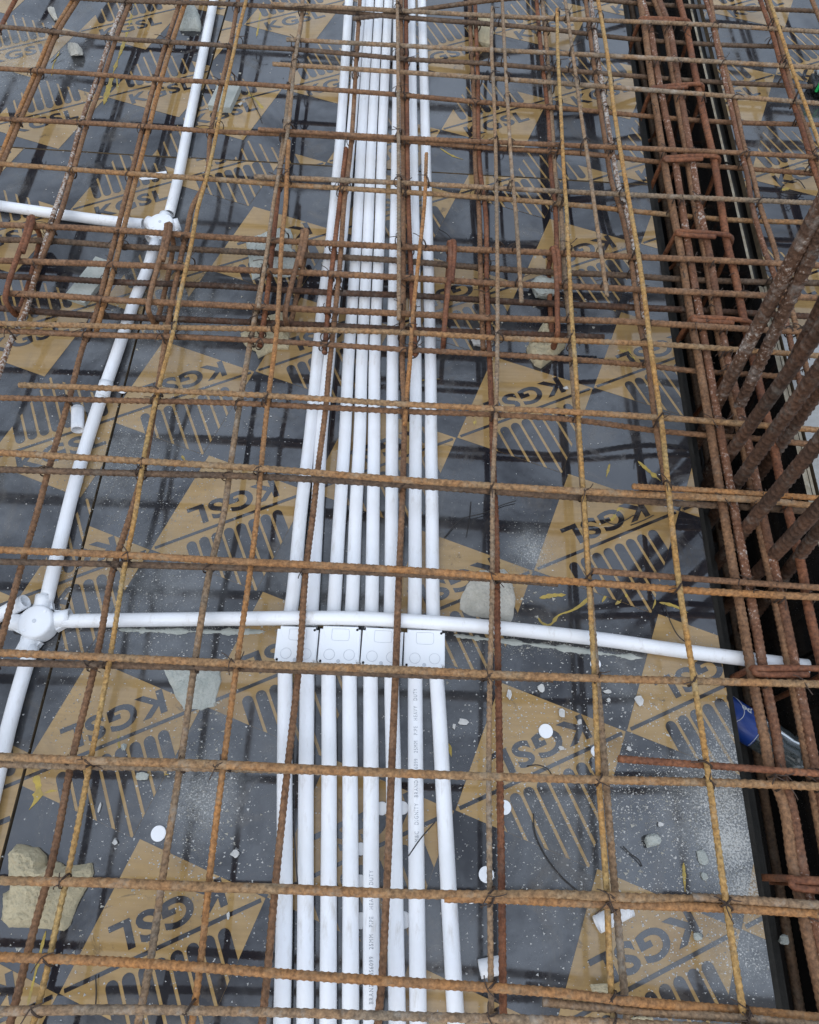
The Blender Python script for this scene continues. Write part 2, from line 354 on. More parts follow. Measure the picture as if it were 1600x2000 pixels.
pC = [(-1.85, -.62), (-.637, -.62), (-.630, 1.587), (-1.85, 1.655)]
pD = [(-1.85, 1.660), (-.627, 1.592), (-.59, 3.4), (-1.85, 3.4)]
pE = [(.772, 1.10), (1.99, 1.10), (1.99, 3.4), (.772, 3.4)]
pF = [(.772, -.62), (1.99, -.62), (1.99, 1.095), (.772, 1.095)]
PAN = {}
for k, pl, node, upr, mt in (('A', pA, (.067, .786), False, None), ('B', pB, (.3045, 1.8528), True, None), ('C', pC, (-.8697, 1.3961), True, None),
                         ('D', pD, (-.874, 1.8191), True, None), ('E', pE, (.7848, 1.5638), True, None), ('F', pF, None, True, M_bare)):
    PAN[k] = panel(pl, mt)
    if node: marks(PAN[k], pl, node, upr, RNG)
# joists under the deck
for x in (-1.5, -.9, -.6305, -.1, .38, 1.0, 1.6):
    bm = bmesh.new(); add_box(bm, (x, 1.4, -TH - .052), (.07, 4.04, .10)); link('timber_joist', bm_mesh('timber_joist', bm), M_wet, deck)
# trench sides: each a standing film-faced board whose cut top edge shows
def slab(name, x0, x1, y0, y1, z0, z1, mats, top=None):
    bm = bmesh.new(); add_box(bm, ((x0+x1)/2, (y0+y1)/2, (z0+z1)/2), (x1-x0, y1-y0, z1-z0))
    if top is not None:
        bm.faces.ensure_lookup_table()
        for f in bm.faces:
            if f.normal.z > .9 or (f.calc_center_median().z > z1 - 1e-4): f.material_index = top
    return link(name, bm_mesh(name, bm), mats, trench)
slab('trench_side', .5345, .546, -.62, 3.4, -.42, -.012, [M_trench, M_wet], 1)
slab('timber_ledge', .548, .592, -.62, 3.4, -.16, -.093, [M_wet])
for (y0, y1, x) in ((1.62, 3.4, .733), (1.215, 1.612, .733), (.40, 1.21, .745), (-.62, .392, .745)):     # right side in lengths, laminations along the top
    slab('trench_side', x, x + .006, y0, y1, -.42, .004, [M_trench, M_edge], 1)
    slab('trench_side', x + .0066, x + .0115, y0, y1, -.42, .0015, [M_trench, M_edge if y1 < 1.3 else M_wet], 1)
    if y1 < 1.3: slab('trench_side', x + .0121, x + .0175, y0, y1, -.42, .003, [M_trench, M_edge], 1)
slab('added_slot_filler', .7465, .7705, 1.215, 3.4, -.10, -.03, [M_wet]); slab('added_slot_filler', .7635, .7705, -.62, 1.21, -.10, -.03, [M_wet])  # added dark strips: stand in for the slot's shade, hide lit ground below
slab('trench_floor', .40, 1.45, -.62, 3.4, -.46, -.4205, [M_trench])  # trench floor, widened under the deck to keep bright ground out of the slots

# ------------------------------------------------------------------ reinforcement
def zlift(z0, z1, xa=1150, xb=1250):
    return lambda x, y: z0 + (z1 - z0) * min(1, max(0, (x - xa) / (xb - xa)))
def world_pts(pts, z):
    out = [P(q[0], q[1], q[2] if len(q) > 2 else (z(q[0], q[1]) if callable(z) else z)) for q in pts]
    def edge(q): return q[0] <= 4 or q[0] >= 1594 or q[1] <= 4 or q[1] >= 1994
    if edge(pts[0]) : d = (out[0] - out[1]).normalized(); d.z = 0; out.insert(0, out[0] + d * .6)
    if edge(pts[-1]): d = (out[-1] - out[-2]).normalized(); d.z = 0; out.append(out[-1] + d * .6)
    return out
BARS = {}
def make_bar(name, path3, r, mat, label, cat, group, slant=.35, rib=.0012, pitch=.0098, seg=10, step=.0024, parent=None):
    path, s = smooth_path(path3, step)
    V, Q, T = tube_np(path, r, seg, s, (rib, pitch, slant, random.uniform(0, 6.28)) if rib else None)
    o0 = path[0].copy(); me = np_mesh(name, V - o0, Q, T)
    o = link(name, me, RUST[mat], parent, o0)
    if parent is None: tag(o, label, cat, group)
    return o, path
def bar(key, label, pts, z, r, mat, group, slant=.35):
    o, path = make_bar('rebar', world_pts(pts, z), r, mat, label, 'steel bar', group, slant, .0013 if slant > .6 else .0010, .0125 if slant > .6 else .0092)
    BARS[key] = (o, path, r); return o
GT = 'lower crosswise bars of the slab mesh'; GU = 'upper crosswise bars of the slab mesh'; GL = 'lower lengthwise bars of the slab mesh'; GH = 'thin upper lengthwise bars of the slab mesh'
GB = 'crosswise bars of the flat beam cage'; GC = 'long bars of the trench beam cage'; GV = 'column starter bars'
ZL, ZD, ZU, ZUU, ZTU, ZTL = .054, .0665, .080, .0905, .093, .0785
R1, R2, RT = .0051, .0057, .0039
up = zlift(ZU, .064); upl = zlift(ZUU, .064, 1200, 1330); dn = zlift(ZD, .027, 1150, 1250)
# crosswise, far half: ribbed lower bars that dive under the trench cage
bar('T1', 'dark twisted crossbar nearest the top edge left of the trench', [(0,-14),(250,2),(450,8),(590,17),(800,35),(1050,55),(1255,78),(1355,85),(1600,93)], dn, R1, 'dark', GT, .9)
bar('T0', 'dark crossbar cutting the top right corner over the trench', [(1100,-6),(1250,7),(1600,22),(1700,27)], dn, R1, 'dark', GT, .9)
bar('T2', 'dark twisted crossbar passing just below the concrete lump at top left', [(0,52),(105,62),(220,75),(330,82),(455,90),(582,97),(690,106),(800,116),(930,123),(1170,143),(1280,152),(1360,158),(1600,170)], dn, R1, 'dark', GT, .9)
bar('T3', 'brown twisted crossbar running through the pale spacer block at upper left', [(0,134),(155,143),(310,155),(435,161),(600,172),(800,187),(930,199),(1080,210),(1275,228),(1390,237),(1600,244)], dn, R1, 'brown', GT, .9)
bar('T4', 'brown twisted crossbar just above the far board joint', [(0,232),(285,247),(425,257),(575,263),(800,276),(930,287),(1160,302),(1290,317),(1410,326),(1600,340)], dn, R1, 'brown', GT, .9)
bar('T5', 'orange brown twisted crossbar just below the far board joint', [(0,320),(265,340),(415,350),(550,360),(800,376),(930,385),(1085,397),(1315,420),(1420,429),(1600,435)], dn, R1, 'tan', GT, .9)
bar('L1', 'grey lap bar starting at upper left of the pipes, topmost of its kind', [(530,8),(800,22),(1000,33),(1180,40),(1350,47),(1600,62)], up, R1, 'grey', GU)
bar('L2', 'grey lap bar with its cut end left of the pipes above the spacer block', [(560,77),(800,90),(1070,103),(1350,118),(1600,132)], up, R1, 'grey', GU)
bar('L3', 'pale grey lap bar crossing the far conduits, cut end beside the spacer block', [(533,125),(800,142),(975,154),(1190,170),(1400,186),(1600,202)], up, R1, 'grey', GU)
bar('L4', 'brown lap bar lying tight along the crossbar above the far joint', [(505,253),(800,270),(1140,285),(1370,295),(1600,307)], up, R1, 'brown', GU)
bar('L5', 'grey brown lap bar with a cut end below the far joint', [(497,345),(800,358),(1000,369),(1225,380),(1400,388),(1600,397)], up, R1, 'grey', GU)
# crosswise, near half
bar('U0', 'tan crossbar running just in front of the flat beam cage', [(0,632),(350,640),(540,643),(800,650),(970,660),(1280,672),(1600,695)], zlift(ZU, .063), R1, 'tan', GU, .7)
bar('D0', 'dark crossbar touching the concrete lumps in front of the flat beam cage', [(0,646),(225,655),(350,658),(540,667),(780,682),(965,692),(1120,702),(1270,715),(1360,725),(1480,732),(1600,741)], dn, R1, 'brown', GT, .8)
bar('U1', 'tan crossbar with its cut end at left above the loose white stub', [(38,752),(300,762),(560,775),(800,790),(1120,805),(1390,823),(1600,840)], upl, R1, 'tan', GU, .8)
bar('D1', 'reddish dark crossbar just above the loose white stub', [(0,777),(225,782),(450,787),(600,794),(800,804),(950,809),(1120,820),(1290,842),(1380,850),(1469,856),(1590,868),(1620,870)], dn, R1, 'brown', GT, .8)
bar('U2', 'yellow brown crossbar a hand below the loose white stub', [(0,884),(280,901),(510,915),(800,938),(965,949),(1140,960),(1303,968),(1495,978),(1600,989)], upl, R2, 'tan', GU, .8)
bar('D2', 'dark grey crossbar beneath the yellow brown one at mid height', [(0,917),(280,925),(450,929),(640,938),(800,948),(965,960),(1180,975),(1300,982),(1406,988),(1600,1000)], dn, R2, 'dark', GT, .8)
bar('X2', 'short orange ribbed bar beginning at right beside the trench edge', [(1237,950),(1310,954),(1440,962),(1600,973)], zlift(.102, .0655, 1220, 1330), R1, 'orange', 'short lap bars over the trench edge')
bar('U3', 'orange crossbar running above the near white cross conduit', [(0,1074),(240,1084),(450,1096),(600,1103),(800,1114),(1000,1128),(1150,1138),(1380,1155),(1600,1166)], upl, R2, 'orange', GU, .7)
bar('D3', 'dark grey crossbar just above the near round junction box', [(0,1097),(220,1102),(390,1107),(600,1113),(800,1122),(980,1132),(1090,1140)], dn, R1, 'dark', GT, .8)
bar('X3', 'rusty short bar beginning above the white cross conduit at right', [(1158,1115),(1325,1128),(1600,1148)], zlift(.102, .0655, 1220, 1330), R1, 'brown', 'short lap bars over the trench edge')
bar('U4', 'orange crossbar touching the lower edge of the four square boxes', [(0,1275),(210,1284),(460,1296),(800,1309),(980,1318),(1170,1325),(1355,1330),(1600,1336)], upl, R2, 'tan', GU, .7)
bar('D4', 'dark crossbar showing below the orange one by the near round junction box', [(0,1294),(210,1299),(380,1303),(600,1310),(800,1318),(960,1322),(1080,1326)], dn, R1, 'dark', GT, .8)
bar('U5', 'thick tan crossbar over the pipes well below the square boxes', [(0,1478),(140,1484),(440,1494),(560,1500),(800,1511),(1170,1523),(1390,1528),(1600,1536)], upl, R2, 'tan', GU, .8)
bar('D5', 'grey crossbar just under the thick tan one at left', [(0,1492),(140,1496),(350,1499),(560,1504),(700,1509)], ZD, R1, 'grey', GT, .8)
bar('X5', 'reddish short bar with its cut end near the blue bottle label', [(1209,1482),(1385,1495),(1600,1511)], zlift(.102, .0655, 1220, 1330), R1, 'red', 'short lap bars over the trench edge')
bar('U6', 'twisted tan crossbar lying across the biggest concrete lump', [(0,1720),(200,1724),(400,1732),(540,1736),(800,1746),(950,1748),(1080,1747),(1205,1752),(1352,1757)], upl, R2, 'tan', GU, .8)
bar('V6', 'yellow orange bar along the lower side of the crossbar at lower right', [(868,1754),(960,1755),(1080,1761),(1255,1768),(1480,1777),(1600,1785)], zlift(.0895, .064, 1200, 1330), R2, 'orange', GU, .5)
bar('X6', 'grey ribbed lap bar continuing the twisted tan crossbar over the trench', [(1352,1753),(1480,1760),(1600,1768)], zlift(.091, .0655, 1220, 1330), R2, 'grey', 'short lap bars over the trench edge', .6)
bar('U7', 'orange crossbar over the bottom diamonds and letters', [(0,1869),(200,1877),(400,1890),(540,1901),(800,1919),(1000,1932),(1100,1940),(1210,1953),(1480,1977),(1600,1988)], upl, R2, 'orange', GU, .5)
bar('V7', 'grey ribbed bar tucked under the orange crossbar at bottom right', [(1060,1957),(1250,1975),(1480,1992),(1560,2000)], .079, R1, 'grey', GT, .6)
bar('U8', 'grey crossbar along the bottom edge of the photo', [(0,1975),(200,1972),(525,1977),(800,1985),(1100,1994),(1250,2001)], ZUU, R1, 'grey', GU, .7)
# flat beam cage across the deck
bt = zlift(.068, .061, 1180, 1300)
BC = [('B1', 'uppermost bar of the flat beam cage, beside the round junction box', [(0,439),(105,443),(236,450),(420,463),(557,471),(778,482),(1036,492),(1220,501),(1390,508),(1600,519)], bt, 'brown'),
 ('B2', 'dark lower bar of the beam cage nearest the far side', [(0,468),(105,471),(236,481),(420,489),(600,499),(778,509),(931,522),(1062,531),(1220,538),(1337,546),(1495,551),(1600,553)], zlift(.036, .026, 1180, 1280), 'dark'),
 ('B3', 'middle upper bar of the flat beam cage', [(0,509),(210,516),(420,525),(584,532),(800,543),(957,553),(1200,563),(1364,571),(1600,582)], bt, 'brown'),
 ('B4', 'dark lower bar along the middle of the beam cage', [(0,539),(105,544),(210,550),(420,558),(636,571),(816,578),(957,587),(1200,599),(1337,605),(1600,619)], zlift(.036, .026, 1180, 1280), 'darkest'),
 ('B5', 'nearest upper bar of the beam cage, ending over the trench at right', [(18,573),(100,577),(210,585),(410,595),(557,602),(794,613),(984,622),(1220,628),(1337,635),(1469,643),(1565,648)], bt, 'brown'),
 ('B6', 'dark lower bar at the near side of the beam cage', [(0,602),(131,613),(410,626),(620,635),(800,644),(1036,653),(1180,659)], .036, 'darkest')]
for k, lb, p, z, m in BC: bar(k, lb, p, z, .0063, m, GB, .25)
# lengthwise lower bars
LO = [('Ra', 'rusty lengthwise bar clipping the top left corner', [(30,0),(12,33),(0,57)], 'red'),
 ('Rb', 'orange rusty lengthwise bar second from the left at the top edge', [(143,0),(103,65),(73,135),(28,240),(-10,335)], 'orange'),
 ('Rb2', 'brown lengthwise bar touching the right side of the second from the left', [(152,0),(112,65),(83,135),(38,240),(0,330)], 'brown'),
 ('Rc', 'mortar splashed pale lengthwise bar left of the far round junction box', [(245,0),(217,72),(191,150),(159,240),(134,335),(100,434),(85,487),(67,547),(50,610),(24,660),(0,725)], 'mortar'),
 ('Rc2', 'brown bar lying against the mortar splashed bar at left', [(256,0),(228,72),(203,150),(171,240),(143,335),(112,434),(92,480),(68,547),(40,625)], 'brown'),
 ('Rd', 'rusty lengthwise bar running left of the far junction box down past the loose stub', [(353,0),(320,100),(280,245),(257,340),(229,450),(205,544),(184,623),(170,655),(135,780),(100,900),(73,1000),(45,1095),(0,1260)], 'brown'),
 ('Rd2', 'orange bar paired tight with the one left of the far junction box', [(364,0),(331,100),(292,245),(268,340),(241,450),(218,544),(195,623),(186,655)], 'orange'),
 ('Re', 'ribbed brown lengthwise bar passing right of the far junction box to the bottom left corner', [(465,0),(450,90),(412,255),(395,370),(378,400),(365,452),(345,545),(330,623),(303,790),(278,925),(255,1005),(222,1110),(190,1280),(143,1475),(100,1690),(65,1820),(30,1960),(20,2000)], 'brown'),
 ('Rf', 'ribbed brown lengthwise bar halfway between left conduit and pipe bundle', [(591,0),(589,40),(574,115),(553,280),(540,371),(535,400),(521,500),(500,610),(481,715),(450,912),(438,1000),(410,1115),(380,1300),(353,1490),(320,1700),(295,1870),(270,2000)], 'grey'),
 ('Rf2', 'reddish bar with a blunt end beside the concrete lump in front of the beam cage', [(548,330),(541,400),(532,487),(514,636),(507,677)], 'red'),
 ('Rg', 'ribbed bar lying over the left pipes of the bundle down to the bottom edge', [(703,0),(697,100),(684,300),(672,400),(665,505),(652,636),(643,720),(636,800),(620,925),(612,1000),(598,1110),(585,1290),(562,1500),(538,1730),(520,1925),(512,2000)], 'brown'),
 ('Rg2', 'dark red bar ending blunt over the leftmost pipes near the beam cage', [(676,290),(663,400),(645,560),(634,690)], 'red'),
 ('Rh', 'rusty bar lying over the middle of the pipe bundle, far to near', [(783,0),(786,200),(788,400),(788,560),(786,715),(790,800),(787,940),(785,1000),(780,1110),(773,1310),(765,1505),(755,1745),(745,1925),(738,2000)], 'brown'),
 ('Rh2', 'dark red bar with blunt end beside the middle bar over the pipes', [(793,0),(795,200),(798,400),(803,530),(811,694)], 'red'),
 ('Rj', 'rusty bar right of the pipe bundle, left of its pair, blunt end before the cage', [(917,0),(920,84),(926,197),(931,360),(935,400),(938,505),(944,683)], 'brown'),
 ('Rj2', 'dark red bar just right of the pipe bundle running to the bottom edge', [(928,0),(933,140),(941,360),(947,400),(951,557),(957,715),(960,790),(964,920),(968,1000),(972,1250),(976,1490),(980,1740),(983,2000)], 'red'),
 ('Rl', 'closely ribbed grey bar second from the pipe bundle on the right', [(1059,0),(1067,84),(1079,253),(1087,360),(1094,400),(1102,531),(1112,623),(1120,750),(1130,850),(1140,980),(1152,1150),(1166,1325),(1181,1495),(1200,1725),(1220,1940),(1226,2000)], 'grey'),
 ('Rl2', 'brown bar paired at left with the closely ribbed grey bar, stopping at the cage', [(1048,0),(1058,112),(1071,225),(1079,360),(1084,400),(1088,490)], 'red'),
 ('Ro', 'brown bar nearest the trench edge on the left deck', [(1144,0),(1162,140),(1183,281),(1196,360),(1209,400),(1232,505),(1248,623),(1265,705),(1280,825),(1303,958)], 'brown'),
 ('Ro2', 'white mortar flecked bar beside the trench edge', [(1154,0),(1172,140),(1194,281),(1208,360),(1220,400),(1243,505),(1256,598),(1262,650)], 'mortar'),
 ('Rq', 'mortar speckled bar first beyond the trench at upper right', [(1378,0),(1388,30),(1400,90),(1414,150),(1430,220),(1446,290),(1458,335),(1469,400),(1495,492),(1516,547),(1532,610),(1549,690),(1575,800)], 'mortar2'),
 ('Rq2', 'brown bar paired with the speckled one beyond the trench', [(1388,0),(1402,80),(1418,140),(1438,210),(1452,280),(1470,340),(1484,400),(1511,479),(1524,531),(1555,636),(1580,740)], 'brown'),
 ('Rr', 'rusty bar left of the green marked tool at upper right', [(1485,0),(1510,70),(1526,130),(1542,180),(1566,250),(1590,330),(1605,375)], 'red'),
 ('Rr2', 'brown bar just left of the thin yellow bar at upper right', [(1497,0),(1520,70),(1538,140),(1555,200),(1580,265),(1602,340)], 'brown'),
 ('Rs', 'rusty bar cutting the top right corner', [(1586,0),(1600,34),(1640,120)], 'brown')]
for k, lb, p, m in LO: bar(k, lb, p, ZL, .0052, m, GL, .3)
# thin upper lengthwise bars
def zt(x, y): return ZTU + (ZTL - ZTU) * min(1, max(0, (y - 680) / 80))
HI = [('Ta', 'thin yellowish bar from the top edge down past the loose stub to bottom left', [(481,0),(465,65),(435,200),(400,360),(388,400),(375,471),(349,592),(340,640),(305,780),(280,900),(265,1000),(245,1100),(215,1285),(178,1480),(132,1710),(115,1785),(85,1925),(65,2000)], 'yellow'),
 ('Tg', 'thin grey brown bar ending at the beam cage left of the pipes', [(588,40),(575,130),(560,270),(541,360),(534,400),(520,500),(505,600)], 'grey'),
 ('To', 'bright orange thin bar left of the pipe bundle running to the bottom', [(564,275),(560,350),(558,400),(552,452),(546,557),(539,662),(525,770),(510,915),(503,1000),(490,1105),(463,1295),(437,1490),(408,1725),(392,1880),(375,2000)], 'orange'),
 ('Ti', 'slanting orange thin bar over the right pipes at the beam cage', [(833,300),(829,400),(818,505),(805,636),(800,715),(795,770),(791,830)], 'orange'),
 ('Tx', 'thin grey bar ending inside the beam cage on the pipe bundle', [(776,0),(778,200),(779,400),(779,624)], 'grey'),
 ('Tj', 'thin grey bar first right of the pipes, running to the bottom edge', [(962,14),(960,84),(964,169),(968,281),(970,400),(972,557),(971,715),(969,800),(963,940),(961,1175),(957,1325),(955,1510),(957,1750),(960,2000)], 'grey'),
 ('Tk', 'thin grey bar ending inside the beam cage, second right of the pipes', [(981,0),(985,84),(993,225),(1002,360),(1006,400),(1019,590)], 'grey'),
 ('Tm', 'thin orange and grey bar leaning against the closely ribbed bar', [(1088,18),(1090,112),(1096,225),(1103,360),(1106,400),(1111,505),(1118,636),(1124,715),(1132,850),(1142,1000),(1151,1150),(1161,1325),(1168,1495),(1185,1740),(1195,1945),(1200,2000)], 'yellow'),
 ('Tn', 'thin grey bar ending inside the beam cage near the trench', [(1104,0),(1120,112),(1131,197),(1148,309),(1158,380),(1172,480),(1186,578)], 'grey'),
 ('Tp', 'long thin yellow bar beside the trench edge from top to bottom', [(1168,0),(1185,98),(1199,211),(1223,360),(1230,400),(1246,492),(1261,597),(1274,700),(1293,831),(1305,950),(1325,1130),(1355,1325),(1381,1495),(1415,1740),(1450,1965),(1456,2000)], 'yellow'),
 ('Tq', 'thin yellow bar beyond the trench beside the green marked tool', [(1503,0),(1530,80),(1548,136),(1570,196),(1600,280)], 'yellow')]
for k, lb, p, m in HI: bar(k, lb, p, zt, RT + (.0006 if k in ('To', 'Tp') else 0), m, GH, .3)
# trench cage bars (pairs) and starter bars
CG = [('C1', 'left outer top bar of the trench cage, its left twin', [(1250,0),(1259,52),(1269,131),(1285,236),(1306,367),(1314,410),(1332,505),(1348,610),(1366,710),(1382,805),(1403,936),(1434,1120),(1453,1225),(1471,1330),(1492,1435),(1511,1524),(1521,1545),(1550,1697),(1572,1802),(1602,1940)], 'brown'),
 ('C1b', 'left outer top bar of the trench cage, its right twin', [(1254,0),(1269,52),(1282,131),(1297,210),(1316,302),(1333,410),(1348,505),(1366,610),(1384,712),(1400,805),(1424,936),(1457,1120),(1477,1225),(1495,1330),(1516,1435),(1531,1524),(1538,1545),(1568,1697),(1591,1802),(1622,1940)], 'mortar2'),
 ('C2', 'middle top bar of the trench cage, its left twin', [(1281,0),(1293,45),(1306,118),(1322,236),(1337,341),(1353,410),(1374,531),(1390,610),(1411,695),(1438,805),(1458,900),(1480,1010),(1503,1120),(1524,1225),(1542,1330),(1558,1409),(1577,1524),(1602,1640)], 'brown'),
 ('C2b', 'middle top bar of the trench cage, its right twin', [(1287,0),(1305,47),(1320,131),(1336,223),(1352,315),(1367,410),(1387,505),(1405,618),(1424,715),(1446,805),(1470,910),(1492,1020),(1515,1120),(1538,1225),(1559,1330),(1575,1409),(1594,1510)], 'mortar2'),
 ('C3', 'right outer top bar of the trench cage', [(1326,0),(1337,39),(1358,144),(1377,236),(1395,315),(1410,410),(1421,479),(1437,544),(1450,610),(1471,700),(1492,792),(1511,871),(1524,936),(1547,1028),(1568,1120),(1579,1186),(1600,1277)], 'red')]
_c2b = CG[3][2]
CG[2] = (CG[2][0], CG[2][1], [(x - 8 - 3 * min(1, max(0, (y - 700) / 500)), y) for x, y in _c2b] + [(1610, 1660)], CG[2][3])
for k, lb, p, m in CG:
    bar(k, lb, p, .0375 if k == 'C2' else .0445, .0078, m, GC, .2)
for x, nm in ((.60, 'left'), (.65, 'middle'), (.70, 'right')):
    make_bar('rebar', [Vector((x, -.6, -.30)), Vector((x + .004, 1.2, -.302)), Vector((x, 3.3, -.30))], .0088, 'dark', 'dark bottom bar deep in the trench under the %s top bar' % nm, 'steel bar', 'bottom bars of the trench cage')
VB = [((1408,775),(1597,415),'pale mortar coated column starter bar nearest the flat beam cage','starter', .0135),
 ((1445,792),(1600,466),'column starter bar just right of the pale mortar coated one','starter', .0125),
 ((1429,881),(1600,645),'dark column starter bar springing up just left of centre of the column','darkest', .013),
 ((1442,941),(1597,726),'dark column starter bar below the flat beam cage with pale flecks at its foot','darkest', .013),
 ((1524,871),(1600,764),'blackish column starter bar in front of the light board edge','darkest', .0125),
 ((1458,1031),(1600,863),'flecked dark column starter bar crossing above the orange lap bar','darkest', .013),
 ((1511,1085),(1600,991),'column starter bar low at right above the cross conduit','darkest', .013),
 ((1562,1085),(1604,1030),'lowest short column starter bar at the right edge','darkest', .0125),
 ((1536,730),(1600,604),'column starter bar farthest right behind the others','darkest', .012)]
for (a, b, lb, m, r) in VB:
    q = P(*a, 0.045); c0 = Vector((0, 0, CAMH)); d = (P(*b, 0.0) - c0).normalized()
    best = min((((c0 + d * t).xy - q.xy).length, t) for t in np.linspace(.3, 1.6, 600)); top = c0 + d * best[1]
    ax = (top - q).normalized()
    if ax.z < 0 or top.z < .05: ax = Vector((0, 0, 1))
    ax = Vector((ax.x, ax.y, max(ax.z, .8))).normalized()
    make_bar('starter_bar', [q - ax * .40, q, q + ax * .45, q + ax * .80], r * .84, m, lb, 'starter bar', GV, .3, .0020, .0150, 12, .0020)
# stirrups
def stirrup(label, corners, r, mat, group, hook, rad=.016, name='stirrup'):
    path = fillet([hook[0]] + ([hook[1]] if len(hook) > 1 else []) + corners + [corners[0] + Vector((.009, 0, .001))] + [corners[0].lerp(corners[1], .45) + Vector((.0095, 0, .001))], rad)
    path, s = smooth_path(path, .004); V, Q, T = tube_np(path, r, 8, s, (.0005, .008, .3, 0))
    o = link(name, np_mesh(name, V - path[0], Q, T), RUST[mat], None, path[0]); return tag(o, label, 'stirrup', group)
def beam_stirrup(label, a, b, mat='red'):
    zt_, zb_ = .0795, .0235
    A = P(*a, zt_); B = P(*b, zt_); A2 = Vector((A.x, A.y, zb_)); B2 = Vector((B.x, B.y, zb_))
    stirrup(label, [A, B, B2, A2, A + Vector((.002, .001, 0))], .0054, mat, 'stirrups of the flat beam cage', [A.lerp(A2, .6) + Vector((-.002, 0, 0)), A + Vector((-.001, 0, 0))])
beam_stirrup('rust red stirrup at the left end of the beam cage', (58,424), (8,585))
beam_stirrup('twin legged stirrup of the beam cage beside the round junction box', (326,438), (288,604), 'brown')
beam_stirrup('stirrup of the beam cage just left of the pipe bundle', (592,450), (556,614), 'brown')
beam_stirrup('stirrup of the beam cage just right of the pipe bundle', (879,472), (867,655), 'red')
beam_stirrup('stirrup of the beam cage by the closely ribbed bar', (1080,484), (1090,650), 'red')
def cage_stirrup(label, a, b, mat='red'):
    zt_, zb_ = .0580, -.312
    A = P(*a, zt_); B = P(*b, zt_)
    for q, key, off in ((A, 'C1', -.0135), (B, 'C3', .0135)):
        cp = BARS[key][1]; q.x = max(.5585, cp[np.abs(cp[:, 1] - q.y).argmin(), 0] + off)
    stirrup(label, [A, B, Vector((B.x, B.y, zb_)), Vector((A.x, A.y, zb_)), A + Vector((0, .002, 0))], .0052, mat, 'stirrups of the trench cage', [B.lerp(A, .35) + Vector((0, -.010, .001)), A + Vector((-.001, -.009, .001))], .024)
for lb, a, b in (('farthest stirrup of the trench cage near the top edge', (1256,36), (1356,40)), ('slanting stirrup of the trench cage second from the far end', (1278,172), (1382,163)),
                 ('hooked stirrup of the trench cage level with the far board joint', (1290,308), (1410,304)), ('pale brown hooked stirrup of the trench cage above the beam cage', (1316,452), (1444,460)),
                 ('stirrup of the trench cage where the beam cage meets it', (1348,620), (1474,627)), ('stirrup of the trench cage beside the end of the white cross conduit', (1464,1306), (1640,1306)),
                 ('nearest stirrup of the trench cage at lower right', (1516,1718), (1690,1728))):
    cage_stirrup(lb, a, b)
# tie wires: parts of the crossbars they are wound on
def tie_mesh(seed):
    r = random.Random(seed); VV = []; QQ = []; n0 = 0
    th = np.linspace(0, 2 * math.pi, 15); tilt = .006
    loop = np.stack([.0095 * np.cos(th) * .75, .0095 * np.cos(th) * .75, -.006 + .0135 * np.sin(th)], 1)
    tails = []
    for sgn in (1, -1):
        a = r.uniform(0, 6.28); l = r.uniform(.008, .024); t = np.linspace(0, 1, 6)[:, None]
        tails.append(np.array([.004, .004, .009]) + t * np.array([math.cos(a) * l, math.sin(a) * l, r.uniform(-.012, .014)]) + t * t * np.array([r.uniform(-.01, .01), r.uniform(-.01, .01), -.004]))
    for p in (loop, loop * 1.06 + np.array([.0014, -.001, .0006]), *tails):
        V, Q, T = tube_np(p, .0009, 5, caps=False); VV.append(V); QQ.append(Q + n0); n0 += len(V)
    return np_mesh('tie_wire', np.vstack(VV), np.vstack(QQ))
TIES = [tie_mesh(k) for k in range(6)]
for m in TIES: m.materials.append(M_tie)
cross_keys = [k for k in BARS if k[0] in 'TLUDXBV' and k not in ('Ta','Tg','To','Ti','Tx','Tj','Tk','Tm','Tn','Tp','Tq')]
long_keys = [k for k in BARS if k not in cross_keys]
for ck in cross_keys:
    co, cp, cr = BARS[ck]; c2 = cp[::6]
    for lk_ in long_keys:
        lp = BARS[lk_][1][::6]
        d = np.linalg.norm(c2[:, None, :2] - lp[None, :, :2], axis=2); i, j = np.unravel_index(d.argmin(), d.shape)
        if d[i, j] > .012 or abs(c2[i, 2] - lp[j, 2]) > .03 or random.random() > .72: continue
        o = bpy.data.objects.new('tie_wire', random.choice(TIES)); C.objects.link(o); o.parent = co
        o.location = Vector((c2[i] + lp[j]) / 2 + np.array([0, 0, .004])) - co.location
        o.rotation_euler = (0, 0, random.choice((0, math.pi / 2, math.pi)) + random.uniform(-.4, .4))

